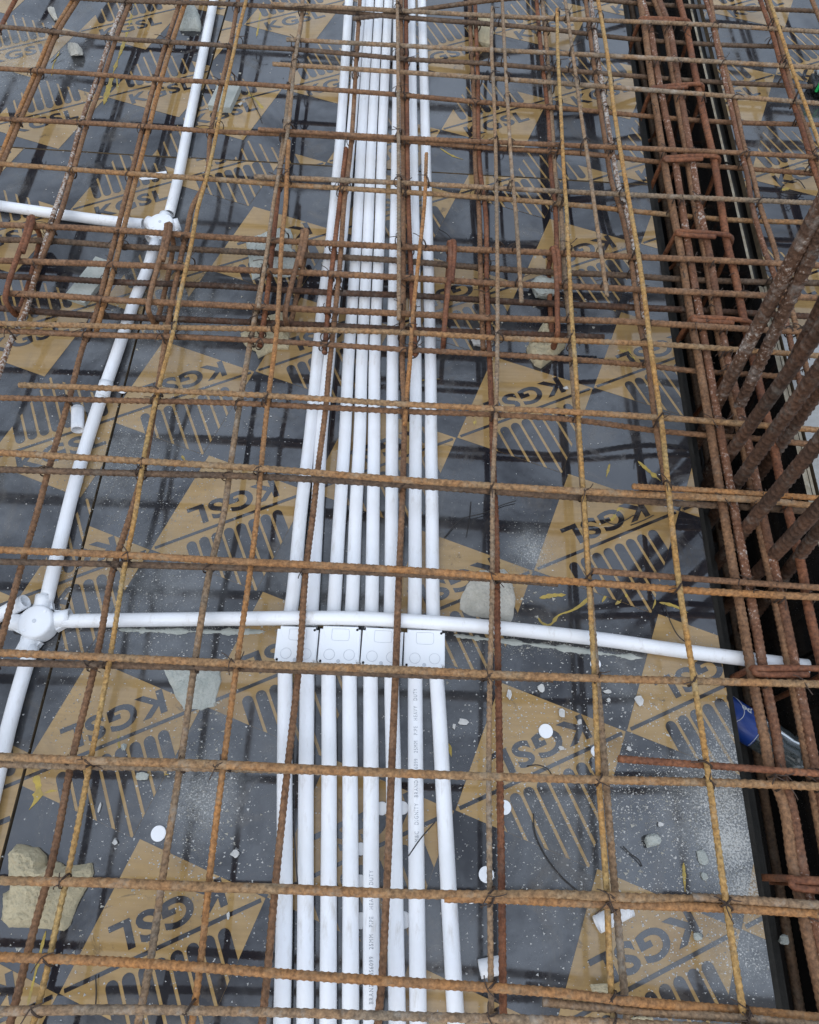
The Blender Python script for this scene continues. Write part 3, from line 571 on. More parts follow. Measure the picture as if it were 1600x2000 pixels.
# ------------------------------------------------------------------ conduits
def hollow(path3, r, name='conduit', step=.02, mat=None, parent=None, seg=20, wall=.0018):
    path, s = smooth_path(path3, step); V, Q, T = tube_np(path, r, seg, caps=False)
    V2, Q2, _ = tube_np(path, r - wall, seg, caps=False); n = len(path); off = len(V)
    Q2 = Q2[:, ::-1] + off; j = np.arange(seg); k = (j + 1) % seg; e = (n - 1) * seg
    R1_ = np.stack([j, off + j, off + k, k], 1); R2_ = np.stack([e + j, e + k, off + e + k, off + e + j], 1)
    return link(name, np_mesh(name, np.vstack([V, V2]) - path[0], np.vstack([Q, Q2, R1_, R2_])), mat or M_pvc, parent, path[0])
RP = .0125
def conduit(label, pts, z=RP, group='white electrical conduits', r=RP):
    w = world_pts(pts, z)
    return tag(hollow(w, r), label, 'conduit', group)
upper = [('leftmost far conduit running up to the left square box', [(682,0),(662,300),(645,480),(628,615),(620,702),(606,850),(588,1000),(568,1195),(563,1226)]),
 ('far conduit half hidden by a bar, second from the left of the bundle', [(707,0),(683,300),(667,480),(651,615),(643,702),(628,850),(620,1000),(609,1195),(607,1226)]),
 ('far conduit right of the gap, third from the left of the bundle', [(723,0),(705,300),(696,480),(687,615),(681,702),(674,850),(664,1000),(652,1195),(650,1226)]),
 ('far conduit leading to the right half of the second square box', [(741,0),(725,300),(718,480),(711,615),(707,702),(703,850),(695,1000),(687,1195),(685,1226)]),
 ('far conduit leading to the left half of the third square box', [(759,0),(746,300),(741,480),(735,615),(732,702),(731,850),(729,1000),(726,1195),(725,1228)]),
 ('far conduit just left of the bar over the middle of the bundle', [(777,0),(774,300),(771,480),(768,615),(767,702),(766,850),(765,1000),(763,1195),(762,1230)]),
 ('far conduit right of the middle bar, second from the right of the bundle', [(803,0),(807,300),(810,480),(811,615),(812,702),(812,850),(811,1000),(810,1195),(809,1233)]),
 ('rightmost far conduit of the bundle', [(824,0),(832,300),(836,480),(839,615),(841,702),(842,850),(844,1000),(846,1195),(847,1234)])]
lower = [('leftmost near conduit below the square boxes', [(557,1290),(557,1325),(556,1515),(556,1750),(551,2000)]),
 ('near conduit second from the left below the square boxes', [(600,1292),(600,1325),(598,1515),(597,1750),(596,2000)]),
 ('near conduit third from the left below the square boxes', [(642,1292),(642,1325),(643,1515),(642,1750),(641,2000)]),
 ('near conduit fourth from the left below the square boxes', [(683,1294),(683,1325),(684,1515),(685,1750),(685,2000)]),
 ('near conduit with printed lettering close to the bottom edge', [(724,1296),(724,1325),(725,1515),(725,1750),(726,2000)]),
 ('near conduit beside the bar over the middle of the bundle', [(765,1298),(765,1325),(769,1515),(772,1750),(776,2000)]),
 ('near conduit with a long line of printed lettering below the right square box', [(811,1300),(811,1325),(812,1515),(814,1750),(817,2000)]),
 ('rightmost near conduit veering right from the square box', [(851,1300),(853,1325),(865,1525),(877,1750),(891,2000)])]
for lb, p in upper: conduit(lb, p, group='far conduits of the bundle')
LC = {}
for i, (lb, p) in enumerate(lower): LC[i] = conduit(lb, p, group='near conduits of the bundle')
def pipe_text(parent, body, pa, pb):
    A = P(*pa, 2 * RP); B = P(*pb, 2 * RP); d = (B - A); L = d.length; d.normalize(); sd_ = Vector((-d.y, d.x, 0))
    v, t = text_tris(body, 1.0, .0, 1.25); w = v[:, 0].max(); k = L / w; h = .0062 / .7
    bm = bmesh.new(); vs = []
    for x, y in v:
        lat = (y - .35) * h; q = A + d * (x * k) + sd_ * lat; z = RP + math.sqrt(max(0, (RP + .0002)**2 - lat**2)); vs.append(bm.verts.new((q.x, q.y, z)))
    for a in t:
        f = bm.faces.new([vs[q] for q in a]); 
    bm.normal_update()
    for f in bm.faces:
        if f.normal.z < 0: f.normal_flip()
    o = link('printed_lettering', bm_mesh('printed_lettering', bm), M_print, parent); o.matrix_parent_inverse = Matrix.Translation(-parent.location)
pipe_text(LC[6], 'M&C   DIGNITY   BRAND   BS6099   25MM   PIPE   HEAVY   DUTY', (814, 1645), (811, 1345))
pipe_text(LC[4], 'BRAND   BS6099   25MM   PIPE   HEAVY   DUTY', (725, 1962), (725, 1700))
def zc(x, y):
    a = min(1, max(0, (x - 420) / 120)); b = min(1, max(0, (x - 880) / 200)); return .0125 + .0235 * a * (1 - b)
conduit('long cross conduit curving over the bundle above the square boxes', [(122,1213,.0125),(250,1211),(400,1209),(500,1208),(585,1207),(700,1208),(800,1213),(900,1220),(1000,1229),(1100,1240),(1200,1252),(1300,1267),(1400,1280),(1480,1290),(1578,1302)], zc)
conduit('left conduit running up from the far round junction box', [(418,0),(405,65),(385,163),(365,262),(345,362),(331,418)])
c2 = conduit('left conduit joining the two round junction boxes', [(304,472),(290,520),(262,590),(242,650),(225,700),(202,765),(165,880),(140,970),(118,1060),(90,1176)])
conduit('left conduit running down from the near round junction box', [(63,1262),(48,1310),(25,1390),(3,1480),(-15,1560)])
conduit('conduit coming from the left edge into the far round junction box', [(-20,399),(70,412),(140,422),(200,430),(280,438)])
conduit('loose conduit end lying on the near round junction box', [(50,1174,.030),(0,1201,.014),(-60,1232,.0125)])
tag(hollow([P(152,797,.0125), P(152,840,.0125)], RP, 'conduit_stub', .01), 'short loose conduit stub beside the left conduit', 'conduit stub', 'loose conduit stubs')
tag(hollow([P(1166,1806,.0125), P(1231,1772,.0125)], RP, 'conduit_stub', .01), 'conduit offcut lying on the tan diamond at lower right', 'conduit stub', 'loose conduit stubs')
tag(hollow([P(937,1893,.0125), P(985,1883,.0125)], RP, 'conduit_stub', .01), 'conduit offcut beside the dark red bar at the bottom', 'conduit stub', 'loose conduit stubs')
# coupling ring on the left conduit
a_, b_ = P(208,748,.0125), P(199,778,.0125); cp_ = hollow([a_, b_], RP + .0016, 'coupling', .01, M_pvc2, c2); cp_.location -= c2.location
def round_box(label, px, spouts, R=.0305, h=.034):
    c = P(*px, 0); root = tag(empty('junction_box', c), label, 'junction box', 'round conduit junction boxes')
    bm = bmesh.new(); prof = [(R*.99, .002), (R, .004), (R, h - .006), (R*.96, h - .0028), (R*.86, h - .001), (0, h)]
    seg = 40; rings = []
    for (r, z) in prof[:-1]: rings.append([bm.verts.new((r * math.cos(t), r * math.sin(t), z)) for t in np.linspace(0, 2*math.pi, seg, endpoint=False)])
    ct = bm.verts.new((0, 0, h))
    for a, b in zip(rings[:-1], rings[1:]):
        for k in range(seg): bm.faces.new((a[k], a[(k+1) % seg], b[(k+1) % seg], b[k]))
    for k in range(seg): bm.faces.new((rings[-1][k], rings[-1][(k+1) % seg], ct))
    link('box_body', bm_mesh('box_body', bm, True), M_pvc2, root)
    bm = bmesh.new(); add_cyl(bm, (0, 0, h + .0002), .0036, .001, 16); link('centre_dimple', bm_mesh('centre_dimple', bm), M_ring, root)
    for a in (.9, .9 + math.pi):
        bm = bmesh.new(); add_cyl(bm, (math.cos(a) * R * .74, math.sin(a) * R * .74, h - .0004), .0028, .001, 14); link('screw_boss', bm_mesh('screw_boss', bm), M_pvc2, root)
    for (q, l) in spouts:
        d = (P(*q, 0) - c); d.z = 0; d.normalize()
        o = hollow([Vector((0, 0, .0135)) + d * (R * .7), Vector((0, 0, .0135)) + d * (R + l)], .0150, 'spout', .01, M_pvc2, root, wall=.003)
        bm = bmesh.new()                                          # web that flares the spout into the body
        p0 = d * (R * .9); p1 = d * (R + l * .5); n = Vector((-d.y, d.x, 0))
        q4 = [p0 + n * .0195, p1 + n * .0148, p1 - n * .0148, p0 - n * .0195]
        lo = [bm.verts.new((v_.x, v_.y, .003)) for v_ in q4]; hi = [bm.verts.new((v_.x, v_.y, .015)) for v_ in q4]
        bm.faces.new(hi); bm.faces.new(lo[::-1])
        for k in range(4): bm.faces.new((lo[k], lo[(k+1) % 4], hi[(k+1) % 4], hi[k]))
        bmesh.ops.recalc_face_normals(bm, faces=bm.faces); link('spout_web', bm_mesh('spout_web', bm), M_pvc2, root)
    return root
round_box('round white junction box at left behind the flat beam cage', (321,455), [((331,415),.012), ((280,438),.012), ((357,447),.010), ((304,472),.014)])
round_box('round white junction box at the left edge beside the cross conduit', (84,1224), [((97,1150),.022), ((125,1214),.024), ((63,1262),.024), ((15,1218),.022)])
def square_box(label, tl, tr, br, bl, h=.036, rect=((.30, .72), (.62, .92))):
    q = [P(*p, h) for p in (tl, tr, br, bl)]; c = sum(q, Vector()) / 4; ax = (q[1] - q[0] + q[2] - q[3]); w = ax.length / 2; ax.normalize(); hy = ((q[0] - q[3]).length + (q[1] - q[2]).length) / 2
    root = tag(empty('socket_box', (c.x, c.y, .0015)), label, 'socket box', 'square white socket boxes'); root.rotation_euler = (0, 0, math.atan2(ax.y, ax.x))
    bm = bmesh.new(); add_box(bm, (0, 0, h / 2), (w, hy, h))
    ed = [e for e in bm.edges if abs(e.verts[0].co.z - e.verts[1].co.z) > h * .5]; bmesh.ops.bevel(bm, geom=ed, offset=.005, segments=4, affect='EDGES')
    ed = [e for e in bm.edges if e.verts[0].co.z > h * .9 and e.verts[1].co.z > h * .9]; bmesh.ops.bevel(bm, geom=ed, offset=.0016, segments=2, affect='EDGES')
    link('box_body', bm_mesh('box_body', bm), M_pvc2, root)
    def ring(x, y, r):
        th = np.linspace(0, 2*math.pi, 25); p = np.stack([x + r*np.cos(th), y + r*np.sin(th), np.full(25, h + .0001)], 1)
        V, Q, T = tube_np(p, .00042, 5, caps=False); link('knockout', np_mesh('knockout', V, Q), M_ring, root)
    ring(-w * .23, -hy * .26, w * .13); ring(w * .25, -hy * .26, w * .13)
    for (x, y, r) in ((w * .41, hy * .41, .0021), (-w * .43, -hy * .44, .0021), (0, -hy * .43, .0034)):
        bm = bmesh.new(); add_cyl(bm, (x, y, h), r, .0006, 14); link('screw_hole', bm_mesh('screw_hole', bm), M_hole_shade if r < .003 else M_ring, root)  # no recess is cut: the dark discs paint the holes' shade
    (a, b), (cc, d) = rect; x0, x1, y0, y1 = -w/2 + a*w, -w/2 + b*w, -hy/2 + cc*hy, -hy/2 + d*hy
    p = np.array([(x0, y1), (x0, y0), (x1, y0), (x1, y1), (x0, y1)]); p = np.hstack([p, np.full((5, 1), h + .0001)])
    pp, s = smooth_path([Vector(x) for x in fillet([Vector(x) for x in p], .002)], .004); V, Q, T = tube_np(pp, .0004, 5, caps=False); link('moulded_frame', np_mesh('moulded_frame', V, Q), M_ring, root)
square_box('white square box at the left end of the row across the bundle', (541,1223), (621,1225), (618,1296), (537,1292))
square_box('white square box second from the left in the row', (625,1223), (704,1224), (703,1299), (621,1295))
square_box('white square box third from the left, partly under the rusty bar', (708,1225), (787,1229), (786,1303), (705,1299))
square_box('white square box at the right end of the row, slightly apart', (790,1230), (867,1231), (871,1306), (789,1303))
# white knockout discs and rings
DISC = [(1066,1428,0.0127,'on the letters of the right diamond'),(310,1628,0.0127,'right of the big concrete lump on bare dark film'),(985,1577,0.0120,'under the dark red bar right of the pipes'),
 (950,1708,0.0127,'beside the thin grey bar right of the pipes'),(919,1752,0.0100,'half under the lower crossbar right of the pipes'),(1163,1297,0.0100,'below the cross conduit beside the ribbed bar'),
 (241,762,0.0100,'beside the left conduit under the tan crossbar'),(746,1579,0.0110,'between two pipes well below the boxes, left one'),(786,1578,0.0110,'between two pipes well below the boxes, right one'),
 (705,1658,0.0100,'between the third and fourth near pipes'),(705,1798,0.0120,'low between the fourth and fifth near pipes'),(788,1797,0.0128,'low between the near pipes beside the rusty bar'),
 (704,1721,0.0100,'between near pipes just above the crossbar'),(1165,1468,0.0100,'small one partly behind the closely ribbed bar')]
for (x, y, r, w) in DISC:
    bm = bmesh.new(); add_cyl(bm, (0, 0, .001), r * .93, .002, 28); 
    top = [e for e in bm.edges if e.verts[0].co.z > .0015 and e.verts[1].co.z > .0015]; bmesh.ops.bevel(bm, geom=top, offset=.0005, segments=1, affect='EDGES')
    o = tag(link('plastic_disc', bm_mesh('plastic_disc', bm), M_pvc2, None, P(x, y, .0016)), 'white plastic disc ' + w, 'plastic disc', 'white plastic discs on the boards'); o.rotation_euler = (random.uniform(-.03, .03), random.uniform(-.03, .03), 0)

# ------------------------------------------------------------------ rubble
def lump_mesh(seed, dims, cuts=3, rough=.12, block=False):
    r = random.Random(seed); bm = bmesh.new(); pts = []
    for k in range(22 if not block else 0):
        d = Vector((r.gauss(0, 1), r.gauss(0, 1), r.gauss(0, 1))).normalized(); d = Vector([math.copysign(abs(x)**.65, x) for x in d])
        pts.append(bm.verts.new((d.x * dims[0] / 2, d.y * dims[1] / 2, d.z * dims[2] / 2)))
    if block: add_box(bm, (0, 0, 0), dims)
    else:
        g = bmesh.ops.convex_hull(bm, input=pts); bmesh.ops.delete(bm, geom=[e for e in g['geom_interior'] if isinstance(e, bmesh.types.BMVert)], context='VERTS')
    bmesh.ops.triangulate(bm, faces=bm.faces); bmesh.ops.subdivide_edges(bm, edges=bm.edges, cuts=cuts, use_grid_fill=True)
    bm.normal_update(); m = min(dims)
    for v in bm.verts:
        q = v.co * (1.6 / m) + Vector((seed * 3.1, 0, 0)); v.co += v.normal * (noise.noise(q) * .6 + noise.noise(q * 2.7) * .45 + noise.noise(q * 6) * .32) * m * rough
    lo = min(v.co.z for v in bm.verts)
    for v in bm.verts: v.co.z -= lo
    return bm_mesh('concrete_lump', bm, False)
def lump(label, px, wpx, hpx, hz, seed, mat=None, rot=0.0, block=False, rough=.14, name='concrete_lump', z0=0.0):
    c = P(*px, z0); a = P(px[0] - wpx/2, px[1], z0); b = P(px[0] + wpx/2, px[1], z0); t = P(px[0], px[1] - hpx/2, z0); u = P(px[0], px[1] + hpx/2, z0)
    o = link(name, lump_mesh(seed, ((b-a).length, (t-u).length, hz), 4, rough, block), mat or M_conc, None, c); o.rotation_euler = (0, 0, rot)
    return tag(o, label, 'concrete lump', 'lumps of broken concrete')
from mathutils.geometry import delaunay_2d_cdt
def outline_lump(label, pts, h, seed, mat, flat=.6):
    """broken lump with the outline seen in the photograph: wall ring plus a triangulated, faceted top"""
    r = random.Random(seed); w = [P(x, y, 0) for x, y in pts]; c = sum(w, Vector()) / len(w); ring = []
    for i in range(len(w)):
        a, b = w[i], w[(i + 1) % len(w)]; n = max(2, int((b - a).length / .004))
        for k in range(n):
            q = a.lerp(b, k / n) - c; q2 = q.xy; o = noise.noise(Vector((q.x * 90, q.y * 90, seed))) * .0022
            ring.append(q2 + q2.normalized() * o)
    if sum(ring[i].x * ring[(i+1) % len(ring)].y - ring[(i+1) % len(ring)].x * ring[i].y for i in range(len(ring))) < 0: ring.reverse()
    R_ = np.array([tuple(q) for q in ring]); R2 = np.roll(R_, -1, 0)
    def dist(p):
        d = R2 - R_; t = np.clip(((p - R_) * d).sum(1) / (d * d).sum(1), 0, 1); return np.linalg.norm(R_ + d * t[:, None] - p, axis=1).min()
    def inside(p):
        y0, y1 = R_[:, 1] > p[1], R2[:, 1] > p[1]; x = R_[:, 0] + (p[1] - R_[:, 1]) / (R2[:, 1] - R_[:, 1] + 1e-12) * (R2[:, 0] - R_[:, 0]); return ((y0 != y1) & (p[0] < x)).sum() % 2 == 1
    g = .0032; (x0, y0), (x1, y1) = R_.min(0), R_.max(0); inn = []
    for gx in np.arange(x0, x1, g):
        for gy in np.arange(y0, y1, g):
            p = np.array([gx + r.uniform(-.3, .3) * g, gy + r.uniform(-.3, .3) * g])
            if inside(p) and dist(p) > g * .7: inn.append(p)
    nr = len(R_); allp = [Vector(p) for p in R_] + [Vector(p) for p in inn]
    vs, _, fs, _, _, _ = delaunay_2d_cdt(allp, [(i, (i + 1) % nr) for i in range(nr)], [], 1, 1e-6)
    size = max(x1 - x0, y1 - y0); pl = [(r.uniform(-1, 1), r.uniform(-1, 1), r.uniform(.75, 1.15)) for _ in range(7)]
    V = []
    for p in vs:
        d = dist(np.array(p)); prof = min(1.0, .35 + .65 * (d / .010) ** .7) if d < .010 else 1.0
        z = min([k + (ax * p.x + ay * p.y) / size * (1.1 - flat) * 1.6 for ax, ay, k in pl]); z = max(.3, min(1.2, z)) * h * prof
        q = Vector((p.x, p.y, seed * 3.3)); z += h * (.10 * noise.noise(q * 60) + .09 * noise.noise(q * 150) + .06 * noise.noise(q * 330)); V.append((p.x, p.y, max(.002, z)))
    F = [tuple(f) for f in fs]; n0 = len(V)
    if F and (vs[F[0][1]] - vs[F[0][0]]).cross(vs[F[0][2]] - vs[F[0][0]]) < 0: F = [f[::-1] for f in F]
    e = {}
    for f in F:
        for i in range(len(f)): e[(f[i], f[(i+1) % len(f)])] = 1
    bd = [k for k in e if (k[1], k[0]) not in e]; low = {}
    for a, b in bd:
        for k in (a, b):
            if k not in low: low[k] = len(V); x, y, _ = V[k]; V.append((x * 1.015, y * 1.015, 0))
    Q = [(b, a, low[a], low[b]) for a, b in bd]
    return tag(link('concrete_lump', np_mesh('concrete_lump', np.array(V), np.array(Q), np.array(F), False), mat, None, c), label, 'concrete lump', 'lumps of broken concrete')
outline_lump('biggest stained concrete lump, at the lower left under the twisted tan crossbar', [(22,1668),(40,1650),(75,1655),(92,1672),(95,1692),(110,1682),(128,1692),(150,1690),(178,1686),(183,1705),(168,1735),(150,1770),(138,1805),(125,1818),(80,1812),(20,1810),(8,1795),(12,1745),(25,1738)], .036, 3, M_yconc, .55)
outline_lump('flat green grey mortar slab under bars left of the boxes', [(320,1308),(375,1300),(430,1305),(432,1330),(418,1380),(395,1386),(360,1385),(350,1370),(335,1340)], .016, 5, M_gconc, .3)
outline_lump('broad flat concrete chunk just above the cross conduit right of the bundle', [(938,1115),(985,1112),(998,1131),(1007,1171),(1001,1206),(997,1215),(951,1208),(916,1202),(898,1190),(901,1168),(913,1143)], .015, 7, M_conc, .6)
outline_lump('craggy concrete lump in front of the beam cage right of the pipes', [(1028,683),(1036,670),(1052,647),(1060,634),(1073,636),(1078,652),(1099,668),(1104,678),(1086,697),(1073,707),(1057,719),(1044,714),(1034,699)], .028, 9, M_yconc, .5)
outline_lump('pale concrete lump before the beam cage left of the pipes', [(471,652),(487,647),(521,620),(555,613),(557,628),(565,657),(563,683),(542,683),(523,691),(505,700),(500,686),(476,673)], .026, 11, M_yconc, .4)
outline_lump('pale concrete lump inside the beam cage left of the pipes', [(481,471),(513,460),(536,451),(568,450),(573,466),(568,487),(589,508),(584,539),(557,542),(513,539),(494,547),(487,513),(484,487)], .022, 13, M_gconc, .4)
outline_lump('angular grey concrete lump at the top left beside the left conduit', [(357,25),(372,15),(383,18),(390,32),(394,52),(392,62),(375,60),(352,60),(350,42)], .032, 15, M_gconc, .6)
LU = [('small grey concrete piece at upper left between bars', (150,106), 26, 34, .02, 5, None, .4, 0),
 ('small flat concrete crumb left of the second bar at upper left', (106,31), 14, 30, .012, 6, None, .5, 0), ('pale square spacer block under the thin yellowish bar at upper left', (441,196), 44, 46, .016, 8, M_gconc, -.15, 1),
 ('pale square spacer block lying inside the beam cage at left', (180,553), 46, 82, .012, 9, M_gconc, -.35, 1),
 ('rounded pale stone under the first bars right of the far pipes', (938,74), 50, 60, .035, 20, M_yconc, 0, 0), ('grey stone with a dark shadow at lower right', (1272,1642), 32, 26, .018, 21, M_gconc, .3, 0),
 ('slim grey chip right of the lower right stone', (1371,1675), 20, 32, .006, 22, M_gconc, .3, 0), ('tiny grey chip below the slim chip at lower right', (1375,1711), 13, 17, .005, 23, M_gconc, .2, 0),
 ('round pale stone on the bottom edge of the lower right diamond', (1171,1931), 40, 38, .014, 24, M_yconc, 0, 0), ('white concrete piece beside the bars before the cage right of the pipes', (935,668), 40, 34, .02, 25, M_flake, 0, 0),
 ('concrete lump inside the beam cage near the ribbed bar', (1062,570), 60, 40, .03, 26, M_gconc, 0, 0), ('flat pale chip on the grey board edge at lower right', (1362,1829), 18, 16, .006, 27, M_gconc, 0, 0),
 ('flat pale chip on the very bottom edge right of centre', (1252,1989), 42, 14, .01, 28, M_yconc, 0, 0), ('small green grey mortar crumb left of the near round box crossbar', (280,1516), 26, 18, .008, 29, M_gconc, 0, 0),
 ('small pebble on the letters of the left near diamond', (243,1460), 10, 14, .007, 30, M_gconc, 0, 0), ('pale elongated chip in front of the beam cage', (957,683), 9, 60, .008, 31, M_conc, .05, 0)]
for lb, px, w, h, hz, sd_, mt, rot, blk in LU: lump(lb, px, w, h, hz, sd_, mt, rot, bool(blk), 0.05 if blk else .17)
lump('wet stone on the ledge of the trench at lower right', (1528,1834), 22, 20, .012, 33, M_gconc, 0, z0=-.092)
# bigger white flakes, one by one
FL = [(1057,1344,14,20,'below the cross conduit right of the boxes'),(1097,1394,15,22,'above the right diamond letters'),(1246,1368,18,24,'beside the bar left of the blue label'),(1185,1352,18,9,'just below the orange crossbar at right'),
 (904,1411,22,14,'right of the near rightmost pipe'),(887,1420,8,13,'next to the near rightmost pipe'),(994,1357,10,24,'on top of the right diamond near its tip'),(1132,1411,11,12,'right of the letters disc'),
 (1096,1462,12,10,'under the letters of the right diamond'),(1228,1463,10,12,'left of the short reddish bar'),(196,1578,6,20,'curved sliver right of the yellow smear'),(447,1788,7,18,'sliver on the line of the bottom left diamond'),
 (226,1645,11,12,'below the striped tan lines at left'),(1289,1610,14,10,'above the grey stone at lower right'),(460,1668,20,16,'crumbly patch left of the pipes near the bottom'),(1188,1368,9,9,'round one below the orange crossbar'),(1105,760,12,8,'shiny one on the diamond before the beam cage'),(470,205,12,10,'beside the far spacer block')]
for i, (x, y, w, h, wh) in enumerate(FL):
    r = random.Random(i + 50); s = (P(x + .5, y).x - P(x - .5, y).x); bm = bmesh.new(); n = 9
    ring = [bm.verts.new((math.cos(t) * w / 2 * s * r.uniform(.6, 1.15), math.sin(t) * h / 2 * s * r.uniform(.6, 1.15), r.uniform(.0015, .004))) for t in np.linspace(0, 2*math.pi, n, endpoint=False)]
    f = bm.faces.new(ring); e = bmesh.ops.extrude_face_region(bm, geom=[f]); 
    for v in [q for q in e['geom'] if isinstance(q, bmesh.types.BMVert)]: v.co.z += .0012
    bmesh.ops.recalc_face_normals(bm, faces=bm.faces)
    tag(link('plastic_flake', bm_mesh('plastic_flake', bm), M_flake, None, P(x, y, 0)), 'ragged white flake ' + wh, 'flake', 'larger white flakes on the boards')
# loose grit and specks: nobody could count them
def scatter(name, label, regions, size, mat):
    VV = []; n = 0; Ft = []
    for (x, y, sx, sy, cnt, sc) in regions:
        for _ in range(cnt):
            px, py = x + random.gauss(0, sx), y + random.gauss(0, sy)
            q = P(px, py, .0005)
            if -.63 < q.x < -.622 or .53 < q.x or q.y < -.5 or q.y > 2.6: continue
            s = min(size * sc * random.lognormvariate(0, .55), max(.0026, size * 1.7)); a = random.uniform(0, 6.28); el = random.uniform(.5, 1)
            b = [Vector((math.cos(a + k * 2.094) * s * random.uniform(.6, 1.2), math.sin(a + k * 2.094) * s * el * random.uniform(.6, 1.2), 0)) for k in range(3)]
            VV += [tuple(q + v_) for v_ in b] + [tuple(q + Vector((random.uniform(-.3, .3) * s, random.uniform(-.3, .3) * s, s * random.uniform(.25, .8))))]
            Ft += [(n, n+1, n+3), (n+1, n+2, n+3), (n+2, n, n+3)]; n += 4
    me = np_mesh(name, np.array(VV), None, np.array(Ft), False)
    return tag(link(name, me, mat), label, 'debris', kind='stuff')
scatter('plaster_specks', 'white specks of plaster strewn over the dark boards', [(1150,1450,190,130,1870,1),(1300,1620,110,110,1360,1),(330,1450,150,160,850,.9),(250,1180,160,70,714,1),(300,880,140,90,816,.9),(1000,1750,260,170,850,.9),(400,1650,120,120,510,1),
    (350,1850,220,110,408,.9),(850,1100,330,160,510,.8),(800,700,420,200,510,.8),(60,120,60,60,204,1.6),(150,200,60,80,102,1.5),(700,300,420,200,255,1),(1350,1850,80,90,442,1)], .00145, M_flake)
scatter('cement_grit', 'fine grey cement grit gathered on the boards', [(1290,1580,120,60,2600,1),(1030,1080,26,45,800,.9),(380,1560,26,90,1200,1),(480,1215,170,14,1500,1),(1100,1262,120,12,1300,1),(250,1190,40,40,500,1),(230,930,90,90,1600,1),(350,800,70,60,900,1),(330,1000,60,50,700,1),
    (130,1130,40,60,500,1),(1400,1700,50,90,1500,1),(1060,1640,100,100,700,1),(140,1350,30,90,500,1),(250,610,120,25,900,1.1),(560,230,12,50,120,1.2),(30,110,40,35,300,1.4),(1000,1500,90,90,700,1),(1420,1480,30,60,1000,1)], .0008, M_grit)
scatter('rubble_chips', 'small broken concrete chips lying among the beam cage bars and near the bigger lumps', [(560,545,50,50,60,1),(1075,600,50,45,60,1),(250,600,110,35,60,.9),(860,560,80,60,40,.8),(1010,1180,50,30,60,.8),(400,1380,40,40,60,.8),(375,90,25,30,20,1.4),(420,1640,50,80,60,.7),(100,1780,90,60,60,.7),(1260,1650,80,70,60,.7),(760,1260,190,50,50,.7),(430,170,40,60,20,1.2)], .0030, M_conc)
# mortar squeezed out along the cross conduit
def strip(name, label, pts, w, h, mat):
    p, s = smooth_path([P(x, y, 0) for x, y in pts], .004); n = len(p); T = np.gradient(p, axis=0); T /= np.linalg.norm(T, axis=1)[:, None]; S_ = np.stack([-T[:, 1], T[:, 0], 0 * T[:, 0]], 1); V = []
    for i in range(n):
        a = .6 + .8 * noise.noise(Vector((s[i] * 40, 1.7, 0))) + .5 * noise.noise(Vector((s[i] * 130, 4, 0))); a = max(.12, a); e = min(1, i / 4, (n - 1 - i) / 4) * .9 + .1
        for k, (u, z) in enumerate(((-1, .0006), (-.6, .5), (0, 1), (.6, .6), (1, .0006))):
            zz = z if z < .01 else z * h * e * (.8 + .5 * noise.noise(Vector((s[i] * 200, k * 3.3, 2)))); V.append(p[i] + S_[i] * u * w * a * e * .5 + np.array([0, 0, zz if zz > 0 else .0006]))
    Q = [(i*5 + k, i*5 + k + 1, i*5 + 6 + k, i*5 + 5 + k) for i in range(n - 1) for k in range(4)]
    o = link(name, np_mesh(name, np.array(V), np.array(Q)[:, ::-1]), mat); return tag(o, label, 'mortar') if label else o
strip('mortar_smear', 'crusty grey mortar line along the near side of the cross conduit, left of the boxes', [(232,1230),(330,1233),(430,1234),(520,1234)], .016, .004, M_gconc)
strip('mortar_smear', 'crusty grey mortar line along the near side of the cross conduit, right of the boxes', [(885,1241),(980,1252),(1090,1265),(1180,1277),(1260,1286)], .016, .004, M_gconc)
# yellow smears on the boards (part of the board they stick to)
SM = [('D', [(265,0),(243,82),(225,132),(203,205)], .010), ('D', [(228,150),(231,183)], .006), ('D', [(117,100),(104,128),(101,148)], .006), ('B', [(510,20),(501,75)], .005), ('B', [(476,175),(500,196),(516,216)], .012),
 ('A', [(1054,1168),(1080,1163),(1106,1162)], .011), ('A', [(1050,1205),(1060,1218),(1072,1221),(1091,1202),(1118,1192),(1141,1177),(1160,1155)], .006), ('A', [(1176,1176),(1189,1154)], .008), ('A', [(1202,1181),(1234,1155)], .010),
 ('A', [(1288,1177),(1315,1183),(1344,1197)], .008), ('A', [(1270,1194),(1279,1175),(1276,1158)], .006), ('A', [(1166,1015),(1194,1015),(1213,993),(1226,1005)], .009), ('A', [(1246,901),(1265,918),(1291,940)], .010),
 ('A', [(1191,906),(1184,933)], .007), ('A', [(1204,681),(1225,690),(1245,710)], .008), ('A', [(1225,675),(1234,700)], .008), ('A', [(62,1505),(75,1532),(72,1560),(57,1582)], .015), ('A', [(78,1556),(95,1546),(122,1545)], .005),
 ('A', [(231,1425),(234,1474)], .006), ('A', [(90,1818),(72,1890),(52,1975)], .006), ('A', [(1335,1685),(1338,1742)], .007), ('A', [(355,890),(362,900)], .012), ('A', [(960,850),(985,846)], .009), ('A', [(970,842),(1008,848)], .007),
 ('A', [(305,1512),(330,1513)], .007), ('E', [(1525,372),(1548,366)], .014), ('B', [(860,290),(885,305),(905,312)], .006), ('A', [(800,745),(860,740)], .006), ('A', [(925,815),(930,835)], .012), ('A', [(876,1452),(882,1478)], .012)]
for k, p, w in SM:
    o = strip('yellow_smear', None, p, w * 1.5, .0011, M_smear); o.parent = PAN[k]
